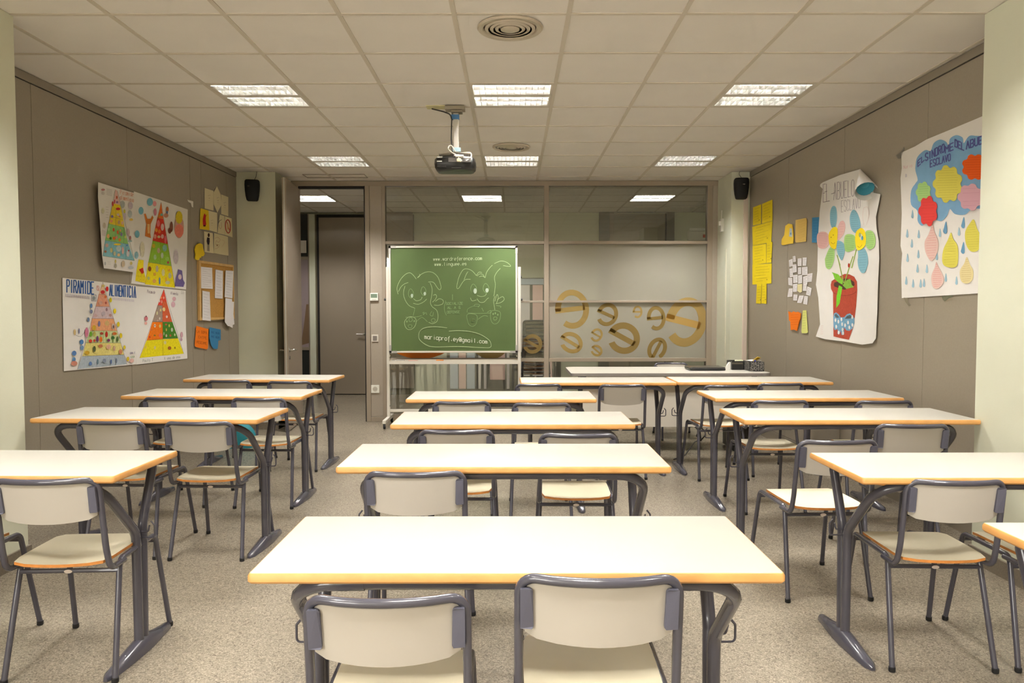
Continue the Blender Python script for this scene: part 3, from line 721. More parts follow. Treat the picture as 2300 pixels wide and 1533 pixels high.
# ================================================================== DESKS
def make_desk():
    t = thing('school_desk', 'x', 'desk'); W = .625; D = .49; Z = .77
    m = MB(); th = .026; r = .012
    prof = [(0, -th + .008), (.004, -th), ]
    rings = [(.006, -th), (0, -th + .006), (0, -.007), (.004, -.0008), (.006, 0)]
    V = []; cr = .012
    def rect(ins):
        P = []
        for cx, cy, a0 in ((W - cr, D - cr, 0), (-W + cr, D - cr, 90), (-W + cr, cr, 180), (W - cr, cr, 270)):
            for k in range(4):
                a = math.radians(a0 + 30 * k); rr = cr - ins
                P.append((cx + rr * math.cos(a), cy + rr * math.sin(a)))
        return P
    for ins, z in rings: V += [(x, y, Z + z) for x, y in rect(ins)]
    N = 16; F = []; 
    m.add(V, [], 0); 
    for i in range(len(rings) - 1):
        for k in range(N): m.f.append((i * N + k, i * N + (k + 1) % N, (i + 1) * N + (k + 1) % N, (i + 1) * N + k)); m.m.append(1); m.c.append((1, 1, 1))
    m.f.append(tuple(range(N - 1, -1, -1))); m.m.append(2); m.c.append((1, 1, 1))
    m.f.append(tuple((len(rings) - 1) * N + k for k in range(N))); m.m.append(0); m.c.append((1, 1, 1))
    m.build('desktop', [TOPM, TOPE, mat('desk_underside', (150, 140, 124), .7)], t, smooth=True, ang=35)
    for y in (.05,):
        MB().tube([(-.36, y, .728), (.36, y, .728)], .0155, 10).build('rail', TUBE_C, t, smooth=True)
    MB().tube([(-.53, .36, .728), (.53, .36, .728)], .012, 8).build('rear_rail', TUBE_C, t, smooth=True)
    for sx in (-1, 1):
        X = .54 * sx
        a = fillet([(.36 * sx, .05, .728), (X, .05, .728), (X, .30, .48), (X, .305, .04)], [0, .11, .09, 0], 7)
        lg = MB().tube(a, .0185, 10)
        b = fillet([(X, .36, .735), (X, .445, .728), (X, .350, .50), (X, .342, .04)], [0, .02, .12, 0], 6)
        lg.tube(b, .0185, 10)
        lo = lg.build('leg', TUBE_C, t, smooth=True, ang=60)
        ft = MB(); sec = [(.065, .006, .012, .010), (.09, .018, .022, .014), (.18, .024, .034, .02), (.29, .028, .05, .03), (.355, .028, .052, .032), (.44, .022, .034, .02), (.53, .016, .024, .014), (.545, .006, .012, .008)]
        V = []; n = 10
        for y, hw, h, rr in sec:
            for k in range(n):
                q = PI * k / (n - 1); V.append((X + hw * 1.2 * math.cos(q), y, .001 + h * 1.12 * math.sin(q) ** .7))
        F = [tuple(range(n)), tuple((len(sec) - 1) * n + k for k in range(n - 1, -1, -1))]
        for i in range(len(sec) - 1):
            for k in range(n - 1): F.append((i * n + k, i * n + k + 1, (i + 1) * n + k + 1, (i + 1) * n + k))
            F.append((i * n, i * n + n - 1, (i + 1) * n + n - 1, (i + 1) * n))
        ft.add(V, F).build('foot', TUBE_C, lo, smooth=True, ang=60)
        xo = X + sx * .012
        MB().tube(fillet([(xo, .32, .455), (xo + sx * .052, .32, .455), (xo + sx * .052, .32, .505), (xo + sx * .038, .32, .522)], .012, 4), .0035, 6).tube(fillet([(xo, .32, .478), (xo + sx * .026, .32, .478), (xo + sx * .032, .32, .505)], .01, 4), .0035, 6).build('bag_hook', TUBE_C, lo, smooth=True)
    return t
# centre x of near edge, near-edge distance, turn, label, z scale
DK = [(.008, 1.71, .0, 'white-topped school desk nearest the camera, middle column', .965),
      (-.034, 2.76, 0, 'second white-topped desk of the middle column', 1),
      (0, 3.79, 0, 'third white-topped desk of the middle column', 1),
      (-.075, 4.87, 0, 'fourth white-topped desk of the middle column', 1),
      (.69, 5.97, .01, 'rear white-topped desk right of the chalkboard, joined to its neighbour', 1),
      (1.95, 6.0, -.01, "rearmost white-topped desk of the right column, before the teacher's desk", 1),
      (1.955, 4.91, .01, 'third white-topped desk of the right column, counted from the nearest', 1),
      (1.845, 3.93, 0, 'second white-topped desk of the right column, meeting the pillar', 1),
      (1.889, 2.69, 0, 'large white-topped desk nearest in the right column', .965),
      (1.967, 1.64, 0, 'white-topped desk corner cut off at the lower right edge', .965),
      (-2.025, 2.62, -.02, 'white-topped desk nearest in the left column, cut by the frame', 1),
      (-1.98, 3.99, -.04, 'second white-topped desk of the left column, touching the pillar', 1),
      (-2.045, 5.05, -.04, 'third white-topped desk of the left column', 1),
      (-2.155, 6.26, -.05, 'rearmost white-topped desk of the left column, near the doorway', 1)]
desk0 = make_desk()
for i, (x, y, rz, lb, zs) in enumerate(DK):
    o = desk0 if i == 0 else copy_tree(desk0)
    o.location = (x, y, 0); o.rotation_euler = (0, 0, rz); o.scale = (1, 1, zs)
    tag(o, lb, 'desk', 'white-topped school desks')

# ================================================================== TEACHER'S DESK
TX0, TX1, TY0, TY1, TZ = .54, 2.40, 6.9, 7.70, .765
td = thing('teacher_desk', "long pale teacher's desk with grey edge and white front panel", 'desk', ((TX0 + TX1) / 2, (TY0 + TY1) / 2, 0))
m = MB(); P = []; cr = .09
for cx, cy, a0 in ((TX1 - cr, TY1 - cr, 0), (TX0 + cr, TY1 - cr, 90), (TX0 + .03, TY0 + .03, 180), (TX1 - cr, TY0 + cr, 270)):
    rr = .03 if a0 == 180 else cr
    for k in range(6): a = math.radians(a0 + 18 * k); P.append((cx + rr * math.cos(a), cy + rr * math.sin(a), TZ))
m.prism(P, (0, 0, -.028), 0, m_side=1); m.build('desktop', [TOPM, mat('grey_edge_band', (128, 122, 118), .45)], td, world=True, bevel=.003)
box1('front_panel', (TX0 + .12, TX1 - .1, TY0 + .12, TY0 + .14, .25, TZ - .03), mat('pale_front_panel', (214, 206, 192), .5), td)
for x in (TX0 + .1, TX1 - .16):
    l = MB(); l.box(x, x + .05, TY0 + .1, TY1 - .08, TZ - .07, TZ - .028); l.box(x, x + .05, TY0 + .36, TY0 + .44, .03, TZ - .05); l.box(x - .005, x + .055, TY0 + .06, TY1 - .06, 0, .035)
    l.build('leg', TUBE_C, td, world=True, bevel=.004)
# things on it
lp = at_z(1583, 830, TZ)
lt = thing('laptop', "closed black laptop lying on the teacher's desk", 'laptop', (lp.x, 7.30, TZ))
MB().box(-.17, .17, -.12, .12, .004, .022).build('base', BLACK, lt, bevel=.005)
MB().box(-.168, .168, -.118, .122, .0225, .034).build('lid', mat('laptop_lid', (44, 40, 38), .3, coat=.4), lt, bevel=.005)
MB().tube([(-.15, .118, .022), (.15, .118, .022)], .007, 8).build('hinge', VENTM, lt, smooth=True)
mz = at_z(1627, 826, TZ)
ms = thing('power_adapter', 'small white plastic adapter standing beside the laptop', 'adapter', (mz.x, 7.35, TZ))
MB().prism([(-.04, -.02, 0), (.025, -.02, 0), (.045, -.02, .06), (.035, -.02, .072), (-.008, -.02, .07), (-.03, -.02, .03)], (0, .04, 0)).build('body', WPLAS, ms, bevel=.006)
MB().tube(fillet([(-.04, 0, .01), (-.07, .0, .006), (-.09, .02, .006)], .02), .003, 6).build('lead', CABLE_W, ms, smooth=True)
bk = at_z(1657, 829, TZ)
bx = thing('black_box', 'open black storage box on the right end of the teacher desk', 'box', (bk.x, 7.38, TZ))
w_ = MB()
for b in ((-.075, .075, -.09, -.084, 0, .085), (-.075, .075, .084, .09, 0, .085), (-.075, -.069, -.09, .09, 0, .085), (.069, .075, -.09, .09, 0, .085), (-.075, .075, -.09, .09, 0, .005)): w_.box(*b)
w_.build('box_body', BLACK, bx, bevel=.002)
MB().box(-.076, .03, -.0925, -.09, .055, .072).build('ribbed_band', mat('grey_ribbing', (84, 78, 66), .6), bx)
MB().box(-.066, .066, -.082, .082, .005, .06).build('dark_contents', VENTM, bx)
rol = MB().lathe([(.03, 0), (.04, .002), (.04, .026), (.03, .028), (.022, .028), (.022, 0)], (bk.x + .02, 7.38, TZ + .062), 20)
tag(rol.build('tape_roll', mat('cream_tape', (226, 220, 186), .5), smooth=True), 'cream roll of tape lying on top of the black box', 'tape roll')
pb = at_z(1703, 834, TZ)
pn = thing('pencil_box', 'black and white patterned box holding yellow paper and pens', 'box', (pb.x, 7.22, TZ))
PAT = bpy.data.materials.new('speckled_card'); PAT.use_nodes = True; nt = PAT.node_tree; bb = nt.nodes['Principled BSDF']
tc = nt.nodes.new('ShaderNodeTexCoord'); vo = nt.nodes.new('ShaderNodeTexVoronoi'); vo.feature = 'DISTANCE_TO_EDGE'; vo.inputs['Scale'].default_value = 55
rp = nt.nodes.new('ShaderNodeValToRGB'); rp.color_ramp.elements[0].position = .03; rp.color_ramp.elements[0].color = (.35, .33, .3, 1); rp.color_ramp.elements[1].position = .09; rp.color_ramp.elements[1].color = (.02, .02, .02, 1)
nt.links.new(tc.outputs['Object'], vo.inputs['Vector']); nt.links.new(vo.outputs['Distance'], rp.inputs[0]); nt.links.new(rp.outputs[0], bb.inputs['Base Color'])
w_ = MB(); a_, b_, h_ = .068, .10, .09
for b in ((-a_, a_, -b_, -b_ + .004, 0, h_), (-a_, a_, b_ - .004, b_, 0, h_), (-a_, -a_ + .004, -b_, b_, 0, h_), (a_ - .004, a_, -b_, b_, 0, h_), (-a_, a_, -b_, b_, 0, .004)): w_.box(*b)
w_.build('box_body', PAT, pn)
YEL = mat('yellow_paper', (236, 200, 66), .8, .2, noise=.04, nscale=9)
tag(MB().prism([(pb.x - .03, 7.16, TZ + .094), (pb.x + .015, 7.15, TZ + .133), (pb.x + .06, 7.2, TZ + .122), (pb.x + .03, 7.24, TZ + .09)], (0, .006, .004)).build('yellow_note', YEL), 'bent yellow sheet sticking out of the patterned box', 'paper')
tag(MB().prism([(pb.x - .09, 7.19, TZ + .098), (pb.x - .01, 7.17, TZ + .092), (pb.x + .07, 7.20, TZ + .096), (pb.x + .0, 7.28, TZ + .1)], (0, .0, .002)).build('white_note', PAPER), 'white sheet lying across the patterned box', 'paper')
tag(MB().tube([(pb.x - .005, 7.16, TZ + .03), (pb.x - .02, 7.12, TZ + .105)], .006, 8).build('blue_pen', mat('blue_cap', (56, 56, 160), .4), smooth=True), 'pen with blue cap standing in the patterned box', 'pen')
cbx = at_z(1735, 985, .0)
cabm = MB(); 
tag(MB().tube(fillet([(1.66, 7.35, .28), (1.72, 7.3, .2), (1.8, 7.2, .24), (1.86, 7.15, .16), (1.8, 7.1, .12), (1.72, 7.05, .1), (1.6, 6.9, .01), (1.45, 6.7, .006)], .05), .006, 6).tube(fillet([(1.7, 7.35, .3), (1.84, 7.25, .14), (1.76, 7.22, .1), (1.9, 7.3, .3)], .05), .006, 6).build('cable_bundle', CABLE_D, smooth=True), "tangle of dark cables hanging under the teacher's desk", 'cable')
pcb = thing('computer_case', "black computer case standing on the floor under the teacher's desk", 'computer', (2.2, 7.3, 0))
MB().box(-.09, .09, -.2, .2, .01, .24).build('case', BLACK, pcb, bevel=.006)
MB().box(-.08, .08, -.206, -.2, .02, .23).build('front_plate', VENTM, pcb, bevel=.003)

# ================================================================== CHALKBOARD ON STAND
YS = 8.72
def bx_(p0, p1, q0, q1, Y=YS):
    a = at_y(p0, q1, Y); b = at_y(p1, q0, Y); return a.x, b.x, a.z, b.z
x0, x1, z0, z1 = bx_(875, 1162, 552, 792)
cb = thing('chalkboard', 'green chalkboard with chalk puppies, framed in aluminium on a wheeled stand', 'chalkboard', ((x0 + x1) / 2, YS + .05, 0))
fw = .021
MB().box(x0 + fw * .6, x1 - fw * .6, YS + .004, YS + .022, z0 + fw * .6, z1 - fw * .6).build('board', GREEN, cb, world=True)
for b in ((x0, x1, z1 - fw, z1), (x0, x1, z0, z0 + fw)): MB().box(b[0], b[1], YS - .006, YS + .028, b[2], b[3]).build('frame_rail', WALU, cb, world=True, bevel=.003)
for b in ((x0, x0 + fw, z0, z1), (x1 - fw, x1, z0, z1)): MB().box(b[0], b[1], YS - .0055, YS + .0275, b[2], b[3]).build('frame_stile', WALU, cb, world=True, bevel=.003)
for xx in (x0, x1):
    for zz in (z0, z1):
        sx = 1 if xx == x0 else -1; sz = 1 if zz == z0 else -1
        k = MB(); k.box(min(xx - sx * .002, xx + sx * .085), max(xx - sx * .002, xx + sx * .085), YS - .009, YS + .03, min(zz - sz * .002, zz + sz * .023), max(zz - sz * .002, zz + sz * .023))
        k.box(min(xx - sx * .002, xx + sx * .023), max(xx - sx * .002, xx + sx * .023), YS - .009, YS + .03, min(zz, zz + sz * .09), max(zz, zz + sz * .09))
        k.build('corner_piece', PLAST if False else mat('grey_corner', (172, 168, 162), .5), cb, world=True)
lx = (at_y(870.5, 700, YS).x, at_y(1166.5, 700, YS).x); zt = at_y(870, 599, YS).z
for X in lx:
    p = MB().box(X - .018, X + .018, YS + .005, YS + .045, .10, zt).build('upright', WALU, cb, world=True, bevel=.004)
    MB().box(X - .02, X + .02, YS - .30, YS + .28, .065, .105).build('foot_bar', WALU, cb, world=True, bevel=.006)
    for yy in (YS - .27, YS + .25):
        MB().lathe([(.012, -.011), (.03, -.011), (.032, -.006), (.032, .006), (.03, .011), (.012, .011)], (X, yy, .033), 16, axis='x').build('castor', RUBBER, cb, world=True, smooth=True)
        MB().box(X - .016, X + .016, yy - .012, yy + .012, .033, .068).build('castor_fork', STEEL, cb, world=True)
zl = at_y(1000, 922, YS).z
MB().box(lx[0], lx[1], YS + .012, YS + .038, zl - .016, zl + .016).build('lower_bar', WALU, cb, world=True, bevel=.003)
tz0, tz1 = at_y(1000, 816, YS).z, at_y(1000, 807, YS).z
tr = MB(); tr.box(lx[0] + .015, lx[1] - .015, YS - .085, YS + .03, tz0 + .01, tz0 + .014); tr.box(lx[0] + .015, lx[1] - .015, YS - .089, YS - .085, tz0, tz1 - .008); tr.box(lx[0] + .015, lx[1] - .015, YS + .026, YS + .03, tz0, tz1)
tr.build('chalk_tray', WALU, cb, world=True)
for (px, py) in ((864, 672), (1170.5, 621), (1171.5, 672)):
    p = at_y(px, py, YS); s_ = -1 if px < 1000 else 1
    MB().tube([(p.x - s_ * .02, YS + .025, p.z), (p.x + s_ * .01, YS + .025, p.z)], .014, 10).build('clamp_knob', BLACK, cb, world=True, smooth=True)
for px, py in ((876, 799), (1161, 799), (877, 911)):
    p = at_y(px, py, YS); MB().tube([(p.x, YS - .012, p.z), (p.x, YS + .01, p.z)], .008, 8).build('bolt', STEEL, cb, world=True, smooth=True)
for (pa, pb_, col, nm, lb) in ((917, 938, (206, 86, 70), 'chalk_stick', 'red chalk stick lying in the tray of the chalkboard'), (980, 996, (226, 140, 50), 'board_eraser', 'eraser with orange top lying in the chalkboard tray'), (880, 908, (170, 164, 158), 'board_eraser', 'grey eraser block at the left end of the chalkboard tray')):
    a = at_y(pa, 812, YS - .06).x; b = at_y(pb_, 812, YS - .06).x; zb = tz0 + .014
    if nm == 'chalk_stick': o = MB().tube([(a, YS - .06, zb + .013), (b, YS - .06, zb + .013)], .013, 8).build(nm, mat('c' + nm, col, .8))
    else:
        o = MB().box(a - .005, b + .005, YS - .08, YS - .03, zb, zb + .018).box(a, b, YS - .079, YS - .031, zb + .018, zb + .034, 1).build(nm, [mat('eraser_base', (120, 110, 96), .7), mat('er' + str(pa), col, .8)])
    tag(o, lb, 'chalk' if nm == 'chalk_stick' else 'eraser')

# ------------------------------------------------------------------ stroke lettering
GL = {'A': '022842 1535', 'B': '02083847463505 3544433202', 'C': '4738180703123243', 'D': '02083847433202', 'E': '48080242 0535', 'F': '480802 0535', 'G': '47381807031232434525',
      'I': '2822', 'L': '080242', 'M': '0208254842', 'N': '02084248', 'O': '180703123243473818', 'P': '02083847463505', 'R': '02083847463505 2542', 'S': '4738180706154443321203', 'T': '0848 2822', 'U': '080312324348', 'V': '082248', 'Z': '08480242',
      'a': '3616050312324345 4642', 'c': '4536160503123243', 'd': '3616050312324345 4842', 'e': '044445361605031232', 'f': '48382720 1636', 'g': '3616050312324345 46413010', 'i': '2622 2828', 'l': '2822', 'm': '0206 05162522 25364542', 'n': '0602 05264542',
      'o': '160503123243453616', 'p': '0600 05163645433212', 'r': '0602 052636', 's': '453616051434433212', 't': '282332 1636', 'u': '06031232 4642', 'w': '0612263246', 'y': '0623 4610', '.': '2223', '@': '4333244536251434 4447381807031242', 'v': '062246', ' ': ''}
def glyph(ch):
    out = []
    for st in GL.get(ch, '').split(' '):
        if len(st) >= 4: out.append([(int(st[i]), int(st[i + 1])) for i in range(0, len(st) - 1, 2)])
    return out
class Art:
    """flat artwork laid on a surface: loc(px,py,off) turns a position read off the photograph into a point on that surface"""
    def __init__(s, loc, up): s.mb = MB(); s.loc = loc; s.k = 0; s.up = up
    def nxt(s): s.k += 1; return .0008 + s.k * .00005
    def poly(s, pts, col):
        o = s.nxt(); s.mb.add([s.loc(x, y, o) for x, y in pts], [tuple(range(len(pts)))], 0, lin(col)); return s
    def ell(s, cx, cy, rx, ry, col, n=14): return s.poly([(cx + rx * math.cos(2 * PI * k / n), cy + ry * math.sin(2 * PI * k / n)) for k in range(n)], col)
    def line(s, pts, w, col, o=None):
        o = o or s.nxt(); c = lin(col)
        for i in range(len(pts) - 1):
            a, b = pts[i], pts[i + 1]; dx, dy = b[0] - a[0], b[1] - a[1]; l = math.hypot(dx, dy)
            if l < 1e-6: dx, dy, l = .3, 0, .3
            ex, ey = dx / l * w * .3, dy / l * w * .3; nx, ny = -dy / l * w / 2, dx / l * w / 2
            s.mb.add([s.loc(a[0] - ex + nx, a[1] - ey + ny, o), s.loc(b[0] + ex + nx, b[1] + ey + ny, o), s.loc(b[0] + ex - nx, b[1] + ey - ny, o), s.loc(a[0] - ex - nx, a[1] - ey - ny, o)], [(0, 1, 2, 3)], 0, c)
        return s
    def curve(s, pts, w, col, closed=False):
        P = list(pts); out = []; n = len(P)
        for i in range(n - 1 + closed):
            p0 = P[i - 1] if (i > 0 or closed) else P[i]; p1 = P[i]; p2 = P[(i + 1) % n]; p3 = P[(i + 2) % n] if (i + 2 < n or closed) else p2
            for k in range(5):
                t = k / 5; t2, t3 = t * t, t * t * t
                out.append(tuple(.5 * (2 * p1[q] + (p2[q] - p0[q]) * t + (2 * p0[q] - 5 * p1[q] + 4 * p2[q] - p3[q]) * t2 + (3 * p1[q] - p0[q] - 3 * p2[q] + p3[q]) * t3) for q in (0, 1)))
        out.append(P[0] if closed else P[-1])
        return s.line(out, w, col)
    def text(s, txt, p0, p1, h0, h1, w, col):
        """baseline from p0 to p1, cap height going from h0 to h1 (px)"""
        n = len(txt); o = s.nxt()
        for i, ch in enumerate(txt):
            for st in glyph(ch):
                q = []
                for gx, gy in st:
                    t = (i + gx / 4 * .72 + .1) / n; h = h0 + (h1 - h0) * t
                    q.append((p0[0] + (p1[0] - p0[0]) * t, p0[1] + (p1[1] - p0[1]) * t - (gy - 2) / 6 * h))
                s.line(q, w, col, o)
        return s
    def build(s, name, parent=None, world=True): return s.mb.build(name, INK, parent, world=world, flip=False)
# chalk drawing
ca = Art(lambda x, y, o: at_y(x, y, YS + .0035 - o), None)
def Q(*p): return [(860 + p[i] / 5.2875, 540 + p[i + 1] / 5.2875) for i in range(0, len(p), 2)]
CK = (180, 200, 152); CK2 = (142, 170, 118); w1_ = .95
for p in (Q(180, 635, 168, 560, 205, 470, 262, 405, 318, 382, 360, 410, 395, 455), Q(185, 605, 215, 550, 255, 515, 300, 498), Q(410, 440, 455, 400, 520, 372, 590, 378, 650, 430, 685, 520, 688, 570, 668, 582, 640, 550, 610, 505, 575, 488, 540, 492),
          Q(415, 440, 440, 415, 435, 400), Q(262, 540, 245, 620, 262, 700, 310, 770, 375, 800), Q(560, 500, 585, 570, 580, 650, 565, 740, 590, 790), Q(365, 690, 400, 715, 450, 700, 465, 670), Q(362, 745, 420, 755, 480, 730, 520, 695),
          Q(600, 650, 625, 640, 638, 665, 620, 700, 590, 730), Q(625, 720, 670, 690, 715, 710, 710, 750, 660, 768, 610, 765), Q(270, 910, 400, 905, 460, 890), Q(395, 965, 430, 930, 465, 912, 500, 935, 530, 965), Q(380, 800, 370, 850, 360, 890),
          Q(470, 860, 490, 850, 480, 880, 510, 855, 520, 880), Q(590, 790, 640, 830, 655, 900, 640, 960, 590, 985, 545, 970), Q(580, 840, 560, 880, 590, 895, 600, 850)): ca.curve(p, w1_, CK2 if p[0][1] > 690 else CK)
ca.curve(Q(258, 960, 262, 1010, 290, 1050, 330, 1055, 370, 1030, 392, 985, 390, 930, 350, 905, 300, 910), w1_, CK, True)
ca.curve(Q(310, 925, 335, 915, 350, 930, 345, 955, 315, 960), w1_, CK2, True); ca.curve(Q(300, 1010, 320, 998, 345, 1005, 340, 1030, 315, 1035), w1_, CK2, True); ca.curve(Q(575, 940, 600, 925, 622, 940, 610, 965, 585, 965), w1_, CK2, True)
for cx, cy, rx, ry in ((332, 628, 30, 55), (482, 600, 30, 52), (1077, 575, 36, 58), (1224, 565, 34, 55)):
    ca.curve(Q(cx - rx, cy, cx - rx * .6, cy - ry * .8, cx, cy - ry, cx + rx * .7, cy - ry * .6, cx + rx, cy, cx + rx * .6, cy + ry * .8, cx, cy + ry, cx - rx * .7, cy + ry * .6), w1_, CK2, True)
for cx, cy, rx, ry in ((345, 655, 15, 24), (498, 630, 15, 22), (1096, 598, 20, 32), (1237, 590, 19, 26)):
    q = Q(cx, cy)[0]; ca.ell(q[0], q[1], rx / 5.29, ry / 5.29, (190, 206, 186))
for p in (Q(1110, 415, 1060, 360, 1000, 335, 950, 350, 905, 430, 880, 530, 882, 568, 905, 560, 950, 490, 985, 462, 1040, 460), Q(965, 462, 990, 400, 1010, 370), Q(1215, 440, 1235, 370, 1290, 300, 1300, 298), Q(1325, 272, 1400, 243, 1470, 258, 1518, 300, 1490, 305, 1430, 298),
          Q(1395, 330, 1350, 380, 1325, 440, 1335, 520, 1325, 620, 1315, 660), Q(1110, 415, 1140, 375, 1175, 380), Q(1120, 420, 1150, 395, 1190, 405, 1205, 430), Q(1145, 430, 1180, 420, 1212, 440), Q(1120, 650, 1165, 665, 1210, 655, 1230, 630), Q(1040, 680, 1060, 715, 1110, 705),
          Q(1118, 690, 1150, 730, 1200, 730, 1240, 690, 1255, 680), Q(1330, 720, 1355, 640, 1370, 680, 1350, 740), Q(1360, 700, 1420, 665, 1440, 700, 1400, 735, 1340, 750), Q(1330, 660, 1315, 720, 1330, 820), Q(1345, 770, 1400, 780, 1395, 795), Q(1000, 850, 1010, 810, 1070, 780, 1140, 780),
          Q(1080, 780, 1100, 755, 1150, 765, 1130, 790), Q(1175, 800, 1195, 840), Q(1010, 860, 1130, 865, 1280, 860), Q(1130, 935, 1170, 905, 1210, 890, 1245, 900), Q(1240, 850, 1280, 830, 1285, 860)): ca.curve(p, w1_, CK2 if p[0][1] > 680 else CK)
for p in (Q(1000, 880, 1005, 950, 1025, 1000, 1062, 1018, 1100, 1000, 1118, 950, 1115, 890, 1060, 868), Q(1045, 945, 1070, 930, 1098, 945, 1085, 970, 1055, 968), Q(1285, 840, 1278, 900, 1290, 960, 1325, 990, 1370, 970, 1395, 910, 1392, 850, 1340, 830), Q(1315, 915, 1335, 905, 1355, 915, 1345, 940, 1320, 942)): ca.curve(p, w1_, CK2, True)
for x, y in ((285, 960), (372, 955), (1310, 870), (1335, 862), (1365, 880)): q = Q(x, y)[0]; ca.ell(q[0], q[1], 1.6, 2.4, CK2, 8)
ca.text('www.wordreference.com', *Q(595, 240, 1180, 228), 7.5, 7.5, .95, (196, 212, 170)); ca.text('www.linguee.es', *Q(610, 300, 995, 292), 7, 7, .95, (196, 212, 170))
ca.text('SOCIALIZE', *Q(748, 762, 952, 760), 5.5, 5.5, .9, CK2); ca.text('ALWAYS', *Q(765, 812, 925, 808), 5.5, 5.5, .9, CK2); ca.text('DEFENSE', *Q(760, 865, 915, 862), 5.5, 5.5, .9, CK2)
ca.curve(Q(745, 715, 735, 760, 730, 800, 738, 850, 755, 885), 1, CK2); ca.line(Q(826, 640, 827, 705), 1.1, CK2)
ca.text('mariaprof.ey@gmail.com', *Q(492, 1165, 1245, 1222), 9.5, 8.5, 1.25, (222, 230, 204))
ca.curve(Q(785, 1075, 900, 1068, 1040, 1080, 1160, 1115, 1260, 1180, 1285, 1235, 1270, 1268, 1180, 1270, 900, 1258, 620, 1262, 520, 1240, 440, 1180, 425, 1120, 445, 1070, 500, 1035, 620, 1022, 760, 1035), 1.4, CK)
ca.build('chalk_drawing', cb)

# ================================================================== PAPERS ON THE SIDE WALLS
def wp(w): return lambda x, y, o=0: on_wall(w, x, y, o)
WN = {0: Vector((1, -LW[1], 0)).normalized(), 1: -Vector((1, -RW[1], 0)).normalized()}
def zc(x0, y0, sx, sy=None):            # crop converter
    sy = sy or sx
    return lambda *p: [(x0 + p[i] / sx, y0 + p[i + 1] / sy) for i in range(0, len(p), 2)]
def sheet(w, pts, m, off=.004, th=.0012, lift=None, art=None, name='paper', lb=None, cat='paper', group=None, tp=None):
    """paper cut to an outline; lift(px,py)->extra distance from the wall"""
    L_ = (lambda x, y, o=0: on_wall(w, x, y, off + (lift(x, y) if lift else 0) + o))
    n = WN[0] if w[0] < 0 else WN[1]
    mb = MB()
    front = [L_(x, y) for x, y in pts]
    mb.prism(front, -n * th)
    if art is None: o = mb.build(name, m)
    else:
        bl = sum(front, Vector()) / len(front); root = thing(name, None, None, tuple(Vector((bl.x, bl.y, min(p.z for p in front)))))
        mb.build('sheet', m, root, world=True)
        A = Art(L_, None); art(A); A.build('drawing', root); o = root
    return tag(o, lb, cat, group)
BL = (58, 96, 160); LG = (150, 146, 150)
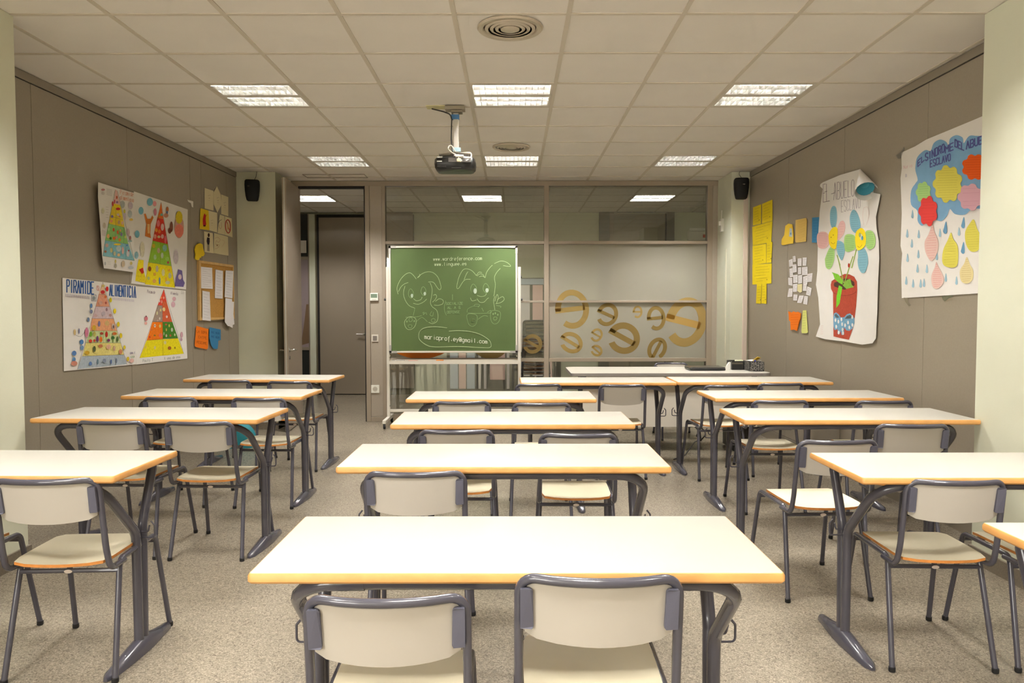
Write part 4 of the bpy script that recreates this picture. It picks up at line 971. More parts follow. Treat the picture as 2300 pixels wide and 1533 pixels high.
# ---- lower left poster: food pyramid with blue title
Z1 = zc(130, 610, 6.663)
def art1(A):
    A.poly(Z1(655, 190, 690, 190, 715, 335, 612, 333), (232, 196, 160)); A.poly(Z1(612, 335, 716, 337, 775, 523, 565, 518), (226, 160, 130)); A.poly(Z1(565, 518, 775, 523, 838, 702, 508, 697), (216, 196, 200))
    A.poly(Z1(508, 700, 838, 704, 885, 883, 480, 880), (234, 170, 124)); A.poly(Z1(478, 884, 886, 885, 942, 1065, 422, 1060), (206, 218, 160)); A.poly(Z1(420, 1063, 944, 1067, 992, 1238, 365, 1262), (232, 218, 132)); A.poly(Z1(362, 1265, 992, 1240, 1030, 1382, 292, 1455), (178, 190, 200))
    for p in (Z1(672, 160, 292, 1460), Z1(675, 160, 1035, 1390), Z1(612, 334, 716, 337), Z1(565, 518, 775, 523), Z1(508, 699, 838, 703), Z1(478, 882, 886, 884), Z1(420, 1062, 944, 1066), Z1(364, 1263, 992, 1239), Z1(683, 884, 684, 1062)): A.line(p, .5, (110, 90, 84))
    A.text('PIRAMIDE', *Z1(130, 305, 545, 335), 28, 27, 2.6, BL); A.text('ALIMENTICIA', *Z1(770, 355, 1172, 388), 24, 25, 2.3, BL)
    for k in range(26): A.line(Z1(115 + k * 14, 330 + k * 1.4, 119 + k * 14, 372 + k * 1.4), .7, (184, 172, 184))
    for k in range(22): A.line(Z1(820 + k * 15, 385 + k * 1.5, 823 + k * 15, 420 + k * 1.5), .7, (196, 180, 196))
    for x, y, rx, ry, c in ((600, 245, 22, 38, (206, 120, 110)), (600, 245, 17, 31, (236, 226, 216)), (738, 257, 21, 37, (206, 40, 36)), (680, 212, 22, 20, (206, 190, 110)), (672, 303, 32, 28, (198, 54, 56)), (715, 375, 20, 22, (206, 110, 60)), (640, 465, 26, 30, (206, 160, 140)), (718, 465, 16, 20, (176, 90, 70)),
                            (730, 565, 16, 26, (150, 120, 130)), (683, 625, 30, 34, (190, 176, 184)), (565, 655, 24, 24, (214, 180, 180)), (785, 650, 22, 22, (190, 150, 140)), (543, 838, 30, 42, (216, 176, 60)), (618, 778, 18, 44, (120, 116, 160)), (735, 770, 34, 40, (214, 180, 120)), (830, 818, 24, 44, (200, 180, 170)), (832, 822, 12, 24, (110, 80, 70)),
                            (495, 932, 20, 38, (110, 168, 50)), (548, 930, 20, 40, (196, 190, 100)), (655, 922, 26, 20, (170, 70, 50)), (728, 936, 20, 46, (190, 50, 36)), (850, 925, 34, 22, (200, 110, 50)), (488, 1035, 26, 26, (200, 60, 40)), (547, 1030, 18, 22, (170, 60, 40)), (594, 1005, 18, 46, (120, 60, 110)), (645, 1012, 24, 42, (222, 120, 40)), (762, 1025, 20, 22, (130, 60, 110)), (824, 988, 26, 28, (54, 100, 44)), (826, 1030, 9, 28, (120, 150, 80)), (893, 1005, 18, 40, (86, 110, 60)),
                            (438, 1210, 38, 30, (206, 166, 50)), (547, 1155, 22, 46, (100, 110, 70)), (640, 1110, 34, 26, (190, 120, 80)), (758, 1122, 36, 38, (226, 180, 150)), (845, 1145, 18, 40, (216, 180, 150)), (938, 1195, 26, 38, (206, 140, 100)),
                            (488, 1372, 24, 30, (90, 120, 170)), (596, 1345, 13, 42, (110, 136, 150)), (697, 1330, 28, 32, (140, 150, 170)), (797, 1345, 14, 34, (100, 120, 170)), (876, 1330, 12, 40, (120, 130, 150)),
                            (790, 422, 20, 36, (222, 206, 40)), (852, 588, 22, 40, (226, 204, 30)), (906, 785, 22, 38, (222, 200, 40)), (945, 955, 20, 38, (222, 200, 40)), (998, 1130, 18, 32, (222, 200, 50)), (1050, 1303, 20, 34, (216, 190, 40)), (1105, 1330, 34, 30, (230, 186, 176)),
                            (500, 508, 18, 34, (90, 130, 180)), (500, 595, 22, 32, (120, 130, 160)), (458, 715, 18, 34, (120, 140, 170)), (432, 905, 28, 74, (214, 130, 160)), (356, 1050, 30, 38, (80, 130, 186)), (360, 1135, 26, 38, (110, 140, 180)), (245, 1218, 34, 38, (90, 126, 180)), (242, 1310, 26, 34, (96, 140, 190)), (245, 1370, 48, 38, (206, 140, 120)), (254, 905, 18, 46, (206, 180, 130)), (318, 888, 11, 42, (130, 130, 160))):
        A.ell(*Z1(x, y)[0], rx / 6.663, ry / 6.663, c, 12)
    A.curve(Z1(255, 935, 300, 962, 350, 962, 400, 900), .5, (90, 70, 60)); A.line(Z1(580, 205, 622, 290), .6, (200, 70, 60))
    A.line(Z1(505, 345, 572, 348, 572, 440, 505, 436, 505, 345), .9, (80, 96, 120)); A.ell(*Z1(540, 395)[0], 3, 5, (140, 150, 150))
    A.text('UNA E', *Z1(1078, 1232, 1160, 1222), 4, 4, .5, (140, 120, 170)); A.text('ISOSA', *Z1(1080, 1290, 1150, 1282), 4, 4, .5, (120, 170, 110))
sheet(LW, Z1(66, 90, 560, 140, 1170, 208, 1172, 1384, 700, 1430, 92, 1486), PAPER, off=.007, art=art1, name='poster', lb='lower left food pyramid poster with thick blue lettered title', cat='poster', group='food pyramid posters')
# ---- lower right poster
Z2 = zc(300, 640, 8.069)
def art2(A):
    A.poly(Z2(548, 75, 600, 300, 618, 375, 437, 362), (222, 74, 52)); A.poly(Z2(522, 300, 600, 300, 702, 665, 524, 662), (212, 98, 60)); A.poly(Z2(435, 362, 522, 368, 524, 664, 342, 662), (166, 146, 132))
    A.poly(Z2(342, 668, 528, 668, 534, 975, 238, 1000), (240, 124, 24)); A.poly(Z2(528, 668, 704, 668, 806, 960, 534, 972), (72, 128, 40)); A.poly(Z2(236, 1000, 806, 962, 908, 1240, 110, 1318), (238, 222, 30))
    for p in (Z2(548, 75, 110, 1318), Z2(548, 75, 908, 1240), Z2(435, 364, 522, 370), Z2(522, 300, 534, 1275), Z2(342, 666, 704, 668), Z2(236, 1000, 806, 962)): A.line(p, .45, (120, 70, 50))
    for x, y, rx, ry, c in ((500, 228, 14, 22, (240, 150, 90)), (547, 228, 16, 24, (230, 160, 140)), (474, 290, 10, 22, (226, 210, 200)), (512, 300, 9, 30, (236, 170, 160)), (470, 330, 18, 18, (214, 60, 60)), (490, 452, 14, 26, (226, 206, 130)), (550, 438, 26, 36, (232, 212, 150)), (427, 508, 12, 34, (226, 220, 170)), (474, 605, 12, 26, (220, 210, 200)), (440, 640, 14, 14, (200, 160, 150)), (602, 572, 17, 24, (226, 206, 196)),
                            (387, 735, 18, 32, (232, 214, 200)), (387, 735, 7, 12, (110, 90, 90)), (480, 742, 18, 32, (226, 206, 120)), (320, 808, 16, 24, (220, 120, 60)), (384, 910, 20, 16, (150, 120, 40)), (293, 940, 16, 22, (214, 70, 40)), (490, 912, 34, 42, (236, 110, 90)), (590, 712, 20, 16, (190, 90, 70)), (646, 735, 13, 28, (196, 196, 90)), (594, 808, 10, 28, (206, 176, 90)), (696, 808, 18, 36, (196, 204, 190)), (668, 912, 17, 20, (196, 100, 60)), (748, 898, 14, 24, (190, 206, 150)), (594, 915, 14, 28, (206, 190, 170)), (550, 880, 10, 30, (160, 200, 150)),
                            (220, 1125, 18, 26, (226, 196, 90)), (387, 1132, 18, 32, (232, 214, 150)), (572, 1040, 24, 34, (226, 216, 150)), (652, 1140, 34, 34, (178, 110, 40)), (750, 1135, 10, 22, (120, 100, 30)), (228, 605, 32, 44, (206, 120, 130)), (228, 565, 10, 14, (80, 40, 50)), (222, 690, 26, 30, (226, 170, 160)), (736, 250, 34, 40, (222, 176, 186)), (718, 350, 38, 54, (222, 180, 190)), (872, 900, 24, 56, (216, 170, 180)), (866, 985, 20, 30, (196, 160, 180))):
        A.ell(*Z2(x, y)[0], rx / 8.07, ry / 8.07, c, 12)
    A.text('Piramide', *Z2(250, 140, 395, 155), 7, 6, .55, (150, 130, 140)); A.text('Alimenta', *Z2(672, 165, 805, 185), 6, 6, .55, (150, 130, 140))
    A.text('Paula T  4', *Z2(165, 1395, 440, 1362), 6, 6, .6, (160, 160, 150)); A.text('A uno de eso', *Z2(555, 1352, 850, 1320), 6, 6, .6, (165, 165, 155))
    for k in range(4): A.line(Z2(860, 112 + k * 14, 915, 118 + k * 14), .4, (170, 160, 160))
sheet(LW, Z2(35, 18, 500, 58, 945, 98, 950, 800, 975, 1330, 500, 1385, 50, 1440), PAPER, off=.005, art=art2, name='poster', lb='lower right pyramid poster with orange, green and yellow blocks', cat='poster', group='food pyramid posters')
# ---- upper left poster
Z3 = zc(210, 400, 6.97)
LW3 = (LW[0] + .035 * 6.75, LW[1] - .035)     # this poster stands off the wall at its near edge
def art3(A):
    A.poly(Z3(340, 175, 372, 200, 400, 330, 425, 420, 318, 398, 330, 260), (226, 186, 174)); A.poly(Z3(318, 398, 425, 420, 450, 560, 250, 620, 290, 450), (236, 206, 40)); A.poly(Z3(290, 450, 435, 470, 484, 770, 235, 710), (232, 204, 60))
    A.poly(Z3(235, 710, 484, 770, 545, 1030, 180, 970), (146, 196, 112)); A.poly(Z3(180, 972, 548, 1032, 640, 1290, 145, 1215), (136, 190, 200))
    for p in (Z3(335, 200, 145, 1215), Z3(375, 200, 640, 1290), Z3(235, 710, 484, 770), Z3(180, 972, 548, 1032), Z3(145, 1215, 640, 1288), Z3(350, 460, 345, 980), Z3(470, 770, 475, 1020), Z3(500, 1030, 510, 1270), Z3(290, 600, 460, 650)): A.line(p, .5, (90, 120, 100))
    for x, y, rx, ry, c in ((365, 300, 12, 26, (196, 90, 60)), (330, 365, 10, 34, (196, 60, 90)), (302, 400, 16, 40, (190, 70, 60)), (370, 375, 18, 18, (150, 110, 150)), (385, 480, 34, 22, (196, 50, 50)), (292, 598, 20, 22, (110, 96, 150)), (385, 570, 22, 20, (226, 206, 196)), (410, 600, 16, 16, (206, 140, 110)), (280, 672, 22, 22, (226, 150, 110)), (398, 690, 18, 34, (190, 160, 120)), (450, 700, 14, 30, (226, 180, 160)),
                            (315, 805, 16, 28, (214, 90, 50)), (380, 845, 14, 32, (214, 90, 50)), (438, 878, 18, 30, (120, 110, 150)), (420, 820, 12, 20, (222, 160, 100)), (240, 800, 14, 22, (180, 206, 150)), (230, 905, 24, 34, (222, 170, 110)), (268, 940, 18, 24, (70, 140, 40)), (322, 940, 22, 28, (216, 110, 40)), (410, 965, 20, 26, (222, 140, 60)), (362, 925, 16, 24, (206, 140, 130)), (500, 920, 16, 24, (200, 206, 110)), (375, 1035, 60, 16, (232, 200, 60)),
                            (210, 1050, 26, 30, (206, 170, 160)), (280, 1125, 22, 40, (216, 206, 140)), (187, 1148, 20, 20, (176, 120, 90)), (395, 1100, 40, 50, (190, 206, 206)), (460, 1130, 18, 60, (222, 180, 170)), (330, 1180, 20, 34, (206, 200, 160)), (395, 1200, 26, 24, (222, 190, 140)), (540, 1180, 24, 50, (216, 206, 206)), (552, 1132, 10, 14, (190, 60, 70)), (525, 1050, 16, 14, (90, 130, 190)),
                            (455, 410, 38, 60, (190, 196, 190)), (580, 430, 36, 60, (200, 186, 196)), (485, 520, 16, 34, (206, 200, 80)), (490, 600, 20, 60, (206, 190, 200)), (570, 560, 34, 60, (190, 200, 200)), (590, 648, 30, 20, (222, 190, 90)), (545, 850, 22, 60, (206, 180, 180)), (575, 930, 16, 30, (200, 140, 140)), (570, 985, 36, 14, (170, 196, 196)), (150, 180, 30, 18, (190, 130, 130)), (150, 235, 20, 26, (206, 200, 196)), (148, 510, 24, 46, (206, 206, 176)), (170, 740, 26, 46, (216, 206, 186)),
                            (345, 1300, 14, 30, (206, 190, 120)), (345, 1370, 18, 40, (170, 166, 146)), (465, 1340, 28, 50, (214, 196, 166)), (590, 1330, 20, 26, (222, 200, 120)), (585, 1400, 44, 22, (190, 196, 200)), (182, 1335, 14, 30, (190, 190, 190))):
        A.ell(*Z3(x, y)[0], rx / 6.97, ry / 6.97, c, 12)
    for k in range(5): A.line(Z3(205, 165 + k * 22, 290, 188 + k * 22), .5, (150, 140, 140))
    for k in range(5): A.line(Z3(195, 450 + k * 40, 235, 455 + k * 40), .6, (190, 180, 170)); 
    for k in range(4): A.line(Z3(130, 815 + k * 22, 190, 835 + k * 22), .5, (180, 150, 150))
    A.text('Piramide', *Z3(415, 250, 630, 285), 10, 9, .7, (224, 150, 116)); A.text('alimenticia', *Z3(415, 330, 630, 375), 10, 9, .7, (224, 150, 116))
    for k in range(3): A.line(Z3(215, 1300 + k * 22, 270, 1306 + k * 22), .4, (190, 180, 170))
sheet(LW3, Z3(75, 62, 350, 150, 645, 232, 630, 800, 640, 1290, 665, 1475, 400, 1440, 165, 1408, 135, 1210, 105, 700, 72, 300), PAPER, off=.004, art=art3, name='poster', lb='upper left pyramid poster in yellow, green and blue, its edge lifting', cat='poster', group='food pyramid posters')
# ---- upper right poster (the cartoon figures round it are left out; balloons, jar and bird kept plain)
Z4 = zc(295, 425, 6.6667)
def art4(A):
    A.poly(Z4(445, 195, 465, 350, 480, 440, 388, 428, 415, 330), (226, 110, 44)); A.poly(Z4(388, 428, 480, 442, 545, 818, 318, 765), (206, 56, 40)); A.poly(Z4(318, 768, 545, 820, 600, 1145, 255, 1088), (146, 190, 60)); A.poly(Z4(252, 1090, 600, 1148, 655, 1472, 205, 1420), (238, 218, 30))
    for p in (Z4(445, 195, 205, 1420), Z4(445, 195, 655, 1472), Z4(388, 430, 480, 444), Z4(318, 767, 545, 820), Z4(252, 1090, 600, 1148), Z4(440, 790, 430, 1120)): A.line(p, .5, (130, 90, 40))
    for x, y, rx, ry, c in ((420, 400, 18, 16, (190, 150, 70)), (452, 380, 18, 20, (120, 180, 160)), (405, 510, 24, 50, (222, 120, 120)), (465, 565, 24, 54, (226, 196, 186)), (375, 610, 20, 30, (226, 150, 60)), (420, 630, 22, 30, (222, 120, 50)), (355, 705, 22, 34, (226, 150, 130)), (412, 710, 24, 20, (222, 206, 150)), (465, 705, 22, 34, (216, 170, 160)), (510, 750, 16, 60, (222, 110, 120)),
                            (335, 845, 24, 32, (206, 176, 50)), (408, 915, 24, 40, (190, 160, 130)), (500, 880, 34, 50, (130, 180, 160)), (355, 1015, 22, 40, (170, 200, 140)), (462, 990, 20, 44, (190, 200, 170)), (550, 1095, 16, 18, (200, 80, 90)), (540, 1040, 30, 30, (160, 200, 90)),
                            (275, 1190, 24, 38, (130, 70, 20)), (385, 1190, 22, 50, (190, 180, 150)), (478, 1245, 24, 54, (222, 212, 150)), (350, 1270, 22, 24, (226, 170, 60)), (258, 1330, 20, 26, (190, 200, 120)), (578, 1290, 24, 44, (190, 190, 150)), (565, 1210, 14, 22, (236, 170, 50)), (345, 1372, 28, 30, (226, 170, 90)), (424, 1370, 12, 56, (110, 150, 190)), (520, 1350, 16, 40, (232, 180, 60)), (545, 1395, 36, 26, (206, 206, 170)),
                            (278, 188, 44, 60, (120, 180, 196)), (145, 320, 38, 58, (120, 180, 200)), (350, 215, 26, 40, (226, 150, 150)), (357, 340, 22, 56, (206, 130, 150)), (88, 670, 36, 56, (120, 180, 200)), (75, 985, 32, 54, (150, 190, 204)),
                            (715, 560, 72, 175, (206, 160, 140)), (715, 620, 68, 100, (226, 130, 110)), (715, 420, 52, 95, (214, 190, 40)), (600, 560, 24, 80, (130, 80, 60)), (575, 620, 24, 44, (110, 60, 40)), (540, 300, 20, 40, (190, 110, 60)), (520, 390, 36, 34, (206, 150, 120)), (536, 345, 14, 24, (90, 110, 150)), (668, 1010, 36, 110, (206, 196, 200)), (165, 900, 34, 120, (222, 216, 190))):
        A.ell(*Z4(x, y)[0], rx / 6.667, ry / 6.667, c, 14)
    # plain coloured blobs where painted figures stand
    A.poly(Z4(190, 370, 215, 360, 240, 440, 290, 440, 315, 390, 332, 425, 290, 520, 285, 660, 295, 730, 205, 700, 225, 520), (206, 120, 50)); A.poly(Z4(240, 520, 275, 520, 275, 660, 245, 660), (226, 186, 120))
    A.poly(Z4(110, 1050, 185, 1060, 180, 1200, 215, 1320, 210, 1400, 60, 1370, 80, 1200), (238, 214, 40)); A.poly(Z4(112, 1200, 175, 1170, 190, 1240, 160, 1268), (206, 50, 30))
    A.poly(Z4(700, 1195, 760, 1215, 775, 1350, 800, 1400, 780, 1460, 650, 1450, 665, 1330, 690, 1260), (110, 96, 150)); A.ell(*Z4(728, 1310)[0], 4, 6, (214, 190, 190))
sheet(LW, Z4(38, 30, 450, 165, 845, 302, 840, 700, 820, 1490, 820, 1500, 400, 1455, 0, 1408, 20, 1240, 60, 1235, 30, 900, 30, 450), PAPER, off=.004, art=art4, name='poster', lb='upper right pyramid poster with a red, green and yellow triangle and balloons', cat='poster', group='food pyramid posters')
# ---- cards by the cork board
Z5 = zc(430, 410, 8.07)
CARD = mat('cream_card', (232, 220, 182), .8, .2); YCARD = mat('yellow_card', (232, 198, 44), .8, .2)
def face(cx, cy):
    def f(A):
        A.line(Z5(cx - 18, cy - 30, cx - 6, cy - 40), .5, (110, 90, 80)); A.line(Z5(cx + 8, cy - 45, cx + 18, cy - 38), .5, (110, 90, 80)); A.line(Z5(cx - 10, cy + 10, cx + 4, cy + 14, cx + 10, cy + 6), .5, (150, 90, 80)); A.line(Z5(cx - 15, cy + 50, cx + 12, cy + 54), .4, (190, 170, 140))
    return f
CG = 'cards pinned above the cork board'
sheet(LW, Z5(240, 95, 400, 150, 400, 508, 240, 468), CARD, off=.006, art=face(322, 270), name='card', lb='cream card, leftmost of the top row of cards', cat='card', group=CG)
sheet(LW, Z5(462, 62, 530, 215, 545, 400, 470, 545, 405, 395, 400, 180), CARD, off=.009, art=face(480, 310), name='card', lb='cream card turned on its corner, middle of the top row', cat='card', group=CG)
sheet(LW, Z5(540, 212, 668, 262, 668, 610, 540, 568), CARD, off=.006, art=face(605, 400), name='card', lb='cream card, rightmost of the top row of cards', cat='card', group=CG)
def cara(A):
    A.curve(Z5(232, 560, 210, 650, 205, 750, 230, 795, 262, 770, 268, 680, 272, 590), .1, (196, 40, 40)); A.poly(Z5(240, 555, 262, 590, 258, 680, 268, 760, 235, 795, 208, 760, 205, 660, 222, 590), (190, 36, 40)); A.ell(*Z5(236, 780)[0], 3, 2, (90, 20, 20)); A.line(Z5(262, 610, 282, 575), .8, (150, 50, 30))
sheet(LW, Z5(165, 462, 310, 505, 328, 862, 150, 838), YCARD, off=.010, art=cara, name='card', lb='yellow card with a red chilli shape, in the middle row', cat='card', group=CG)
sheet(LW, Z5(310, 505, 468, 548, 465, 905, 328, 862), CARD, off=.007, art=face(372, 720), name='card', lb='cream card right of the yellow one, middle row', cat='card', group=CG)
sheet(LW, Z5(515, 578, 600, 605, 600, 945, 472, 915), CARD, off=.007, art=lambda A: (A.line(Z5(490, 730, 510, 690, 545, 670), .9, (90, 70, 90)), A.curve(Z5(510, 760, 505, 800, 525, 835, 545, 800, 540, 720), .6, (190, 120, 100))), name='card', lb='narrow cream card beside the prohibition sign, middle row', cat='card', group=CG)
def proh(A):
    A.curve(Z5(662, 672, 620, 720, 622, 840, 662, 912, 700, 870, 702, 740), 1.9, (186, 56, 50), True); A.line(Z5(640, 710, 690, 860), 1.3, (186, 56, 50)); A.poly(Z5(648, 760, 662, 730, 678, 800, 668, 860, 650, 840), (222, 170, 120))
sheet(LW, Z5(608, 605, 730, 650, 745, 990, 600, 945), CARD, off=.008, art=proh, name='card', lb='cream card with a red crossed-out circle', cat='card', group=CG)
def blackfig(A):
    A.ell(*Z5(313, 950)[0], 2.4, 4.6, (60, 36, 30)); A.poly(Z5(285, 990, 330, 1000, 332, 1070, 322, 1125, 290, 1120, 275, 1060), (44, 34, 40)); A.line(Z5(298, 1120, 296, 1235), 1.3, (60, 44, 40)); A.line(Z5(316, 1120, 318, 1240), 1.3, (60, 44, 40))
sheet(LW, Z5(228, 880, 385, 915, 405, 1280, 238, 1255), CARD, off=.008, art=blackfig, name='card', lb='cream card with a dark standing figure, bottom row', cat='card', group=CG)
sheet(LW, Z5(412, 912, 662, 978, 672, 1322, 530, 1300, 405, 1275), CARD, off=.006, art=lambda A: (A.curve(Z5(425, 1010, 470, 990, 520, 1030, 490, 1080, 450, 1050, 440, 1120, 500, 1130, 480, 1180, 430, 1200), .6, (206, 160, 130)), A.curve(Z5(540, 1040, 600, 1060, 580, 1120, 550, 1160), .5, (216, 180, 150)), A.ell(*Z5(466, 1135)[0], 1, 2, (150, 100, 60))), name='card', lb='wide cream card with faint brown scribbles, bottom row', cat='card', group=CG)
sheet(LW, Z5(165, 1098, 205, 1120, 212, 1190, 243, 1290, 215, 1335, 180, 1330, 182, 1360, 150, 1362, 145, 1395, 105, 1402, 72, 1380, 80, 1300, 65, 1215, 85, 1140, 120, 1108), YCARD, off=.02, th=.008, name='paper_cutout', lb='crumpled yellow paper cutout above the cork board corner', cat='paper')
sheet(LW, [(421, 448), (434, 452), (434, 466), (431, 464), (429, 456), (423, 453)], PAPER, off=.01, name='paper_scrap', lb='torn white paper corner taped to the left wall', cat='paper')
# ---- cork board
Z6 = zc(430, 580, 7.3)
ckc = on_wall(LW, *Z6(130, 1015)[0]); ck = thing('cork_board', 'cork notice board in a pine frame on the left wall', 'notice board', tuple(ckc))
nL = WN[0]
def wl(pts, o, d, m, nm, par): return MB().prism([on_wall(LW, x, y, o) for x, y in pts], -nL * d).build(nm, m, par, world=True)
wl(Z6(155, 60, 690, 140, 700, 990, 158, 1010), .014, .011, CORK, 'cork_sheet', ck)
wl(Z6(125, 30, 690, 110, 690, 148, 155, 75), .024, .022, PINE, 'frame_rail', ck); wl(Z6(150, 975, 705, 960, 708, 990, 140, 1018), .024, .022, PINE, 'frame_rail', ck)
wl(Z6(125, 30, 155, 40, 165, 1015, 140, 1018), .0245, .023, PINE, 'frame_stile', ck); wl(Z6(682, 110, 692, 112, 708, 990, 698, 990), .0245, .023, PINE, 'frame_stile', ck)
def lines(pts4, n, c=(170, 160, 160), zf=Z6):
    def f(A):
        (ax, ay), (bx, by), (cx, cy), (dx, dy) = pts4
        for k in range(n):
            t = (k + 1) / (n + 1)
            A.line([(ax + (dx - ax) * t + (bx - ax) * .15, ay + (dy - ay) * t), (bx + (cx - bx) * t - (bx - ax) * (.12 + .25 * (k % 3 == 1)), by + (cy - by) * t)], .35, c)
    return f
WP = mat('office_paper', (240, 236, 236), .8, .2)
for pts, off, lb in ((Z6(145, 135, 340, 155, 350, 500, 162, 490), .022, 'white sheet pinned at the top left of the cork board'), (Z6(180, 528, 300, 550, 318, 1028, 182, 1010), .026, 'long white sheet pinned at the lower left of the cork board'),
                     (Z6(395, 180, 518, 205, 512, 662, 385, 652), .021, 'narrow white sheet pinned in the middle of the cork board'), (Z6(562, 195, 690, 205, 672, 655, 545, 635), .030, 'white sheet with a dark heading at the cork board top right')):
    sheet(LW, pts, WP, off=off, art=lines(pts, 9), name='paper', lb=lb, cat='paper', group='sheets on the cork board')
sheet(LW, Z6(558, 650, 665, 665, 705, 1080, 600, 1112, 548, 1040), WP, off=.034, name='paper', lb='front sheet of the bundle hanging at the cork board lower right', cat='paper', group='sheets on the cork board')
sheet(LW, Z6(570, 700, 698, 710, 690, 900, 675, 1140, 575, 1085), WP, off=.028, name='paper', lb='rear sheet of the bundle hanging below the cork board frame', cat='paper', group='sheets on the cork board')
OR = mat('orange_paper', (238, 124, 30), .8, .2); BLP = mat('blue_paper', (62, 130, 176), .8, .2)
def orart(A):
    for i, tx in enumerate(('LA SOPA', 'HEATPE', 'PESCAME')): A.text(tx, *Z6(85, 1215 + i * 88, 255, 1240 + i * 88), 5.6, 5.6, .55, (160, 70, 20))
sheet(LW, Z6(80, 1105, 280, 1158, 272, 1470, 250, 1490, 75, 1452, 55, 1430, 62, 1330), OR, off=.012, art=orart, name='paper_note', lb='orange paper note with brown lettering below the cork board', cat='paper')
sheet(LW, Z6(298, 1128, 480, 1165, 482, 1335, 440, 1350, 440, 1395, 430, 1482, 360, 1480, 320, 1420, 296, 1300), BLP, off=.016, art=lambda A: [A.text('MAS AGUA', *Z6(325, 1225 + i * 70, 460, 1245 + i * 70), 4.5, 4.5, .5, (40, 90, 140)) for i in range(2)], name='paper_note', lb='blue paper note with a curled corner below the cork board', cat='paper')

# ---------------------------------------------------------------- right wall
Y1 = mat('bright_yellow_paper', (244, 218, 40), .8, .2, noise=.03, nscale=10)
Z7 = zc(1680, 440, 4.79)
def yl(pts, seed):
    def f(A):
        r = random.Random(seed); (ax, ay), (bx, by), (cx, cy), (dx, dy) = pts
        for k in range(6):
            t = (k + 1) / 7; s0 = .1 + r.random() * .1; e0 = .5 + r.random() * .4
            A.line([(ax + (bx - ax) * s0, ay + (dy - ay) * t + (by - ay) * s0), (ax + (bx - ax) * e0, ay + (dy - ay) * t + (by - ay) * e0)], .5, (190, 160, 40))
        A.ell(ax + (bx - ax) * .75, ay + (dy - ay) * .82 + (by - ay) * .75, .8, 1.2, (110, 90, 40), 8)
    return f
YS_ = [(Z7(55, 122, 143, 88, 140, 298, 52, 318), .005, 'yellow sheet, top left of the yellow column'), (Z7(152, 85, 262, 38, 262, 265, 150, 296), .008, 'yellow sheet, top right of the yellow column'),
       (Z7(46, 330, 262, 268, 250, 495, 52, 535), .005, 'wide yellow sheet, second row of the yellow column'), (Z7(50, 538, 195, 512, 195, 720, 50, 745), .005, 'yellow sheet, third row, left part of the yellow column'),
       (Z7(200, 505, 262, 492, 250, 715, 198, 722), .008, 'narrow yellow sheet, third row, right part of the column'), (Z7(48, 742, 255, 722, 250, 940, 48, 952), .006, 'wide yellow sheet, fourth row of the yellow column'),
       (Z7(95, 948, 147, 945, 137, 1158, 87, 1155), .005, 'yellow strip hanging at the bottom left of the column'), (Z7(150, 945, 200, 940, 198, 1158, 143, 1155), .007, 'yellow strip hanging at the bottom right of the column')]
for k, (pts, off, lb) in enumerate(YS_): sheet(RW, pts, Y1, off=off, art=yl(pts, k), name='paper_sheet', lb=lb, cat='paper', group='yellow sheets in the corner column')
Y2 = mat('golden_paper', (242, 206, 70), .8, .2); TAN = mat('tan_paper', (226, 192, 106), .8, .2); GRY = mat('green_yellow_paper', (222, 224, 132), .8, .2)
sheet(RW, Z7(435, 297, 472, 305, 482, 370, 488, 450, 482, 510, 440, 515, 410, 522, 372, 530, 358, 518, 362, 465, 390, 420, 402, 320), Y2, off=.012, th=.006, art=lambda A: (A.poly(Z7(450, 345, 472, 350, 476, 440, 440, 435), (206, 214, 216)), A.ell(*Z7(460, 405)[0], 1.6, 3, (120, 160, 200), 8)), name='paper_cutout', lb='bell-shaped golden paper cutout on the right wall', cat='paper')
pt = Z7(512, 258, 625, 235, 634, 260, 626, 488, 520, 502, 508, 490)
sheet(RW, pt, TAN, off=.006, art=lines((pt[0], pt[1], pt[3], pt[4]), 12, (200, 160, 80)), name='paper_note', lb='tan rounded paper note between the golden cutout and the blue one', cat='paper')
pt = Z7(690, 232, 790, 225, 790, 505, 688, 500)
sheet(RW, pt, BLP, off=.006, art=lines((pt[0], pt[1], pt[2], pt[3]), 8, (40, 96, 150)), name='paper_note', lb='blue paper note half hidden behind the flowerpot poster', cat='paper')
WN_ = [((440, 690, 478, 675, 482, 750, 445, 762), 'first'), ((480, 648, 510, 642, 515, 705, 486, 710), 'first'), ((535, 672, 577, 668, 575, 750, 535, 752), 'first'), ((588, 662, 632, 660, 624, 748, 588, 748), 'first'),
       ((446, 782, 478, 775, 485, 868, 450, 874), 'second'), ((478, 738, 520, 733, 524, 815, 484, 825), 'second'), ((537, 770, 570, 765, 570, 838, 538, 842), 'second'), ((580, 766, 640, 760, 640, 848, 582, 850), 'second'),
       ((432, 878, 475, 880, 478, 965, 436, 955), 'third'), ((485, 850, 532, 845, 532, 930, 487, 935), 'third'), ((538, 855, 582, 848, 580, 935, 540, 942), 'third'), ((592, 868, 640, 855, 636, 950, 594, 952), 'third'), ((640, 838, 694, 828, 684, 920, 632, 925), 'third'),
       ((484, 948, 530, 942, 525, 1028, 484, 1030), 'fourth'), ((594, 952, 630, 950, 628, 1020, 590, 1018), 'fourth'), ((638, 972, 684, 990, 672, 1075, 624, 1060), 'fourth'),
       ((440, 995, 480, 992, 475, 1080, 424, 1086), 'fifth'), ((490, 1058, 532, 1060, 526, 1125, 486, 1122), 'fifth'), ((552, 1070, 600, 1070, 576, 1150, 528, 1148), 'fifth'), ((606, 1075, 646, 1078, 636, 1168, 594, 1160), 'fifth')]
cnt = {}; tot = {}
for _, r in WN_: tot[r] = tot.get(r, 0) + 1
ORD = ['leftmost', 'second from left', 'third from left', 'fourth from left', 'fifth from left']
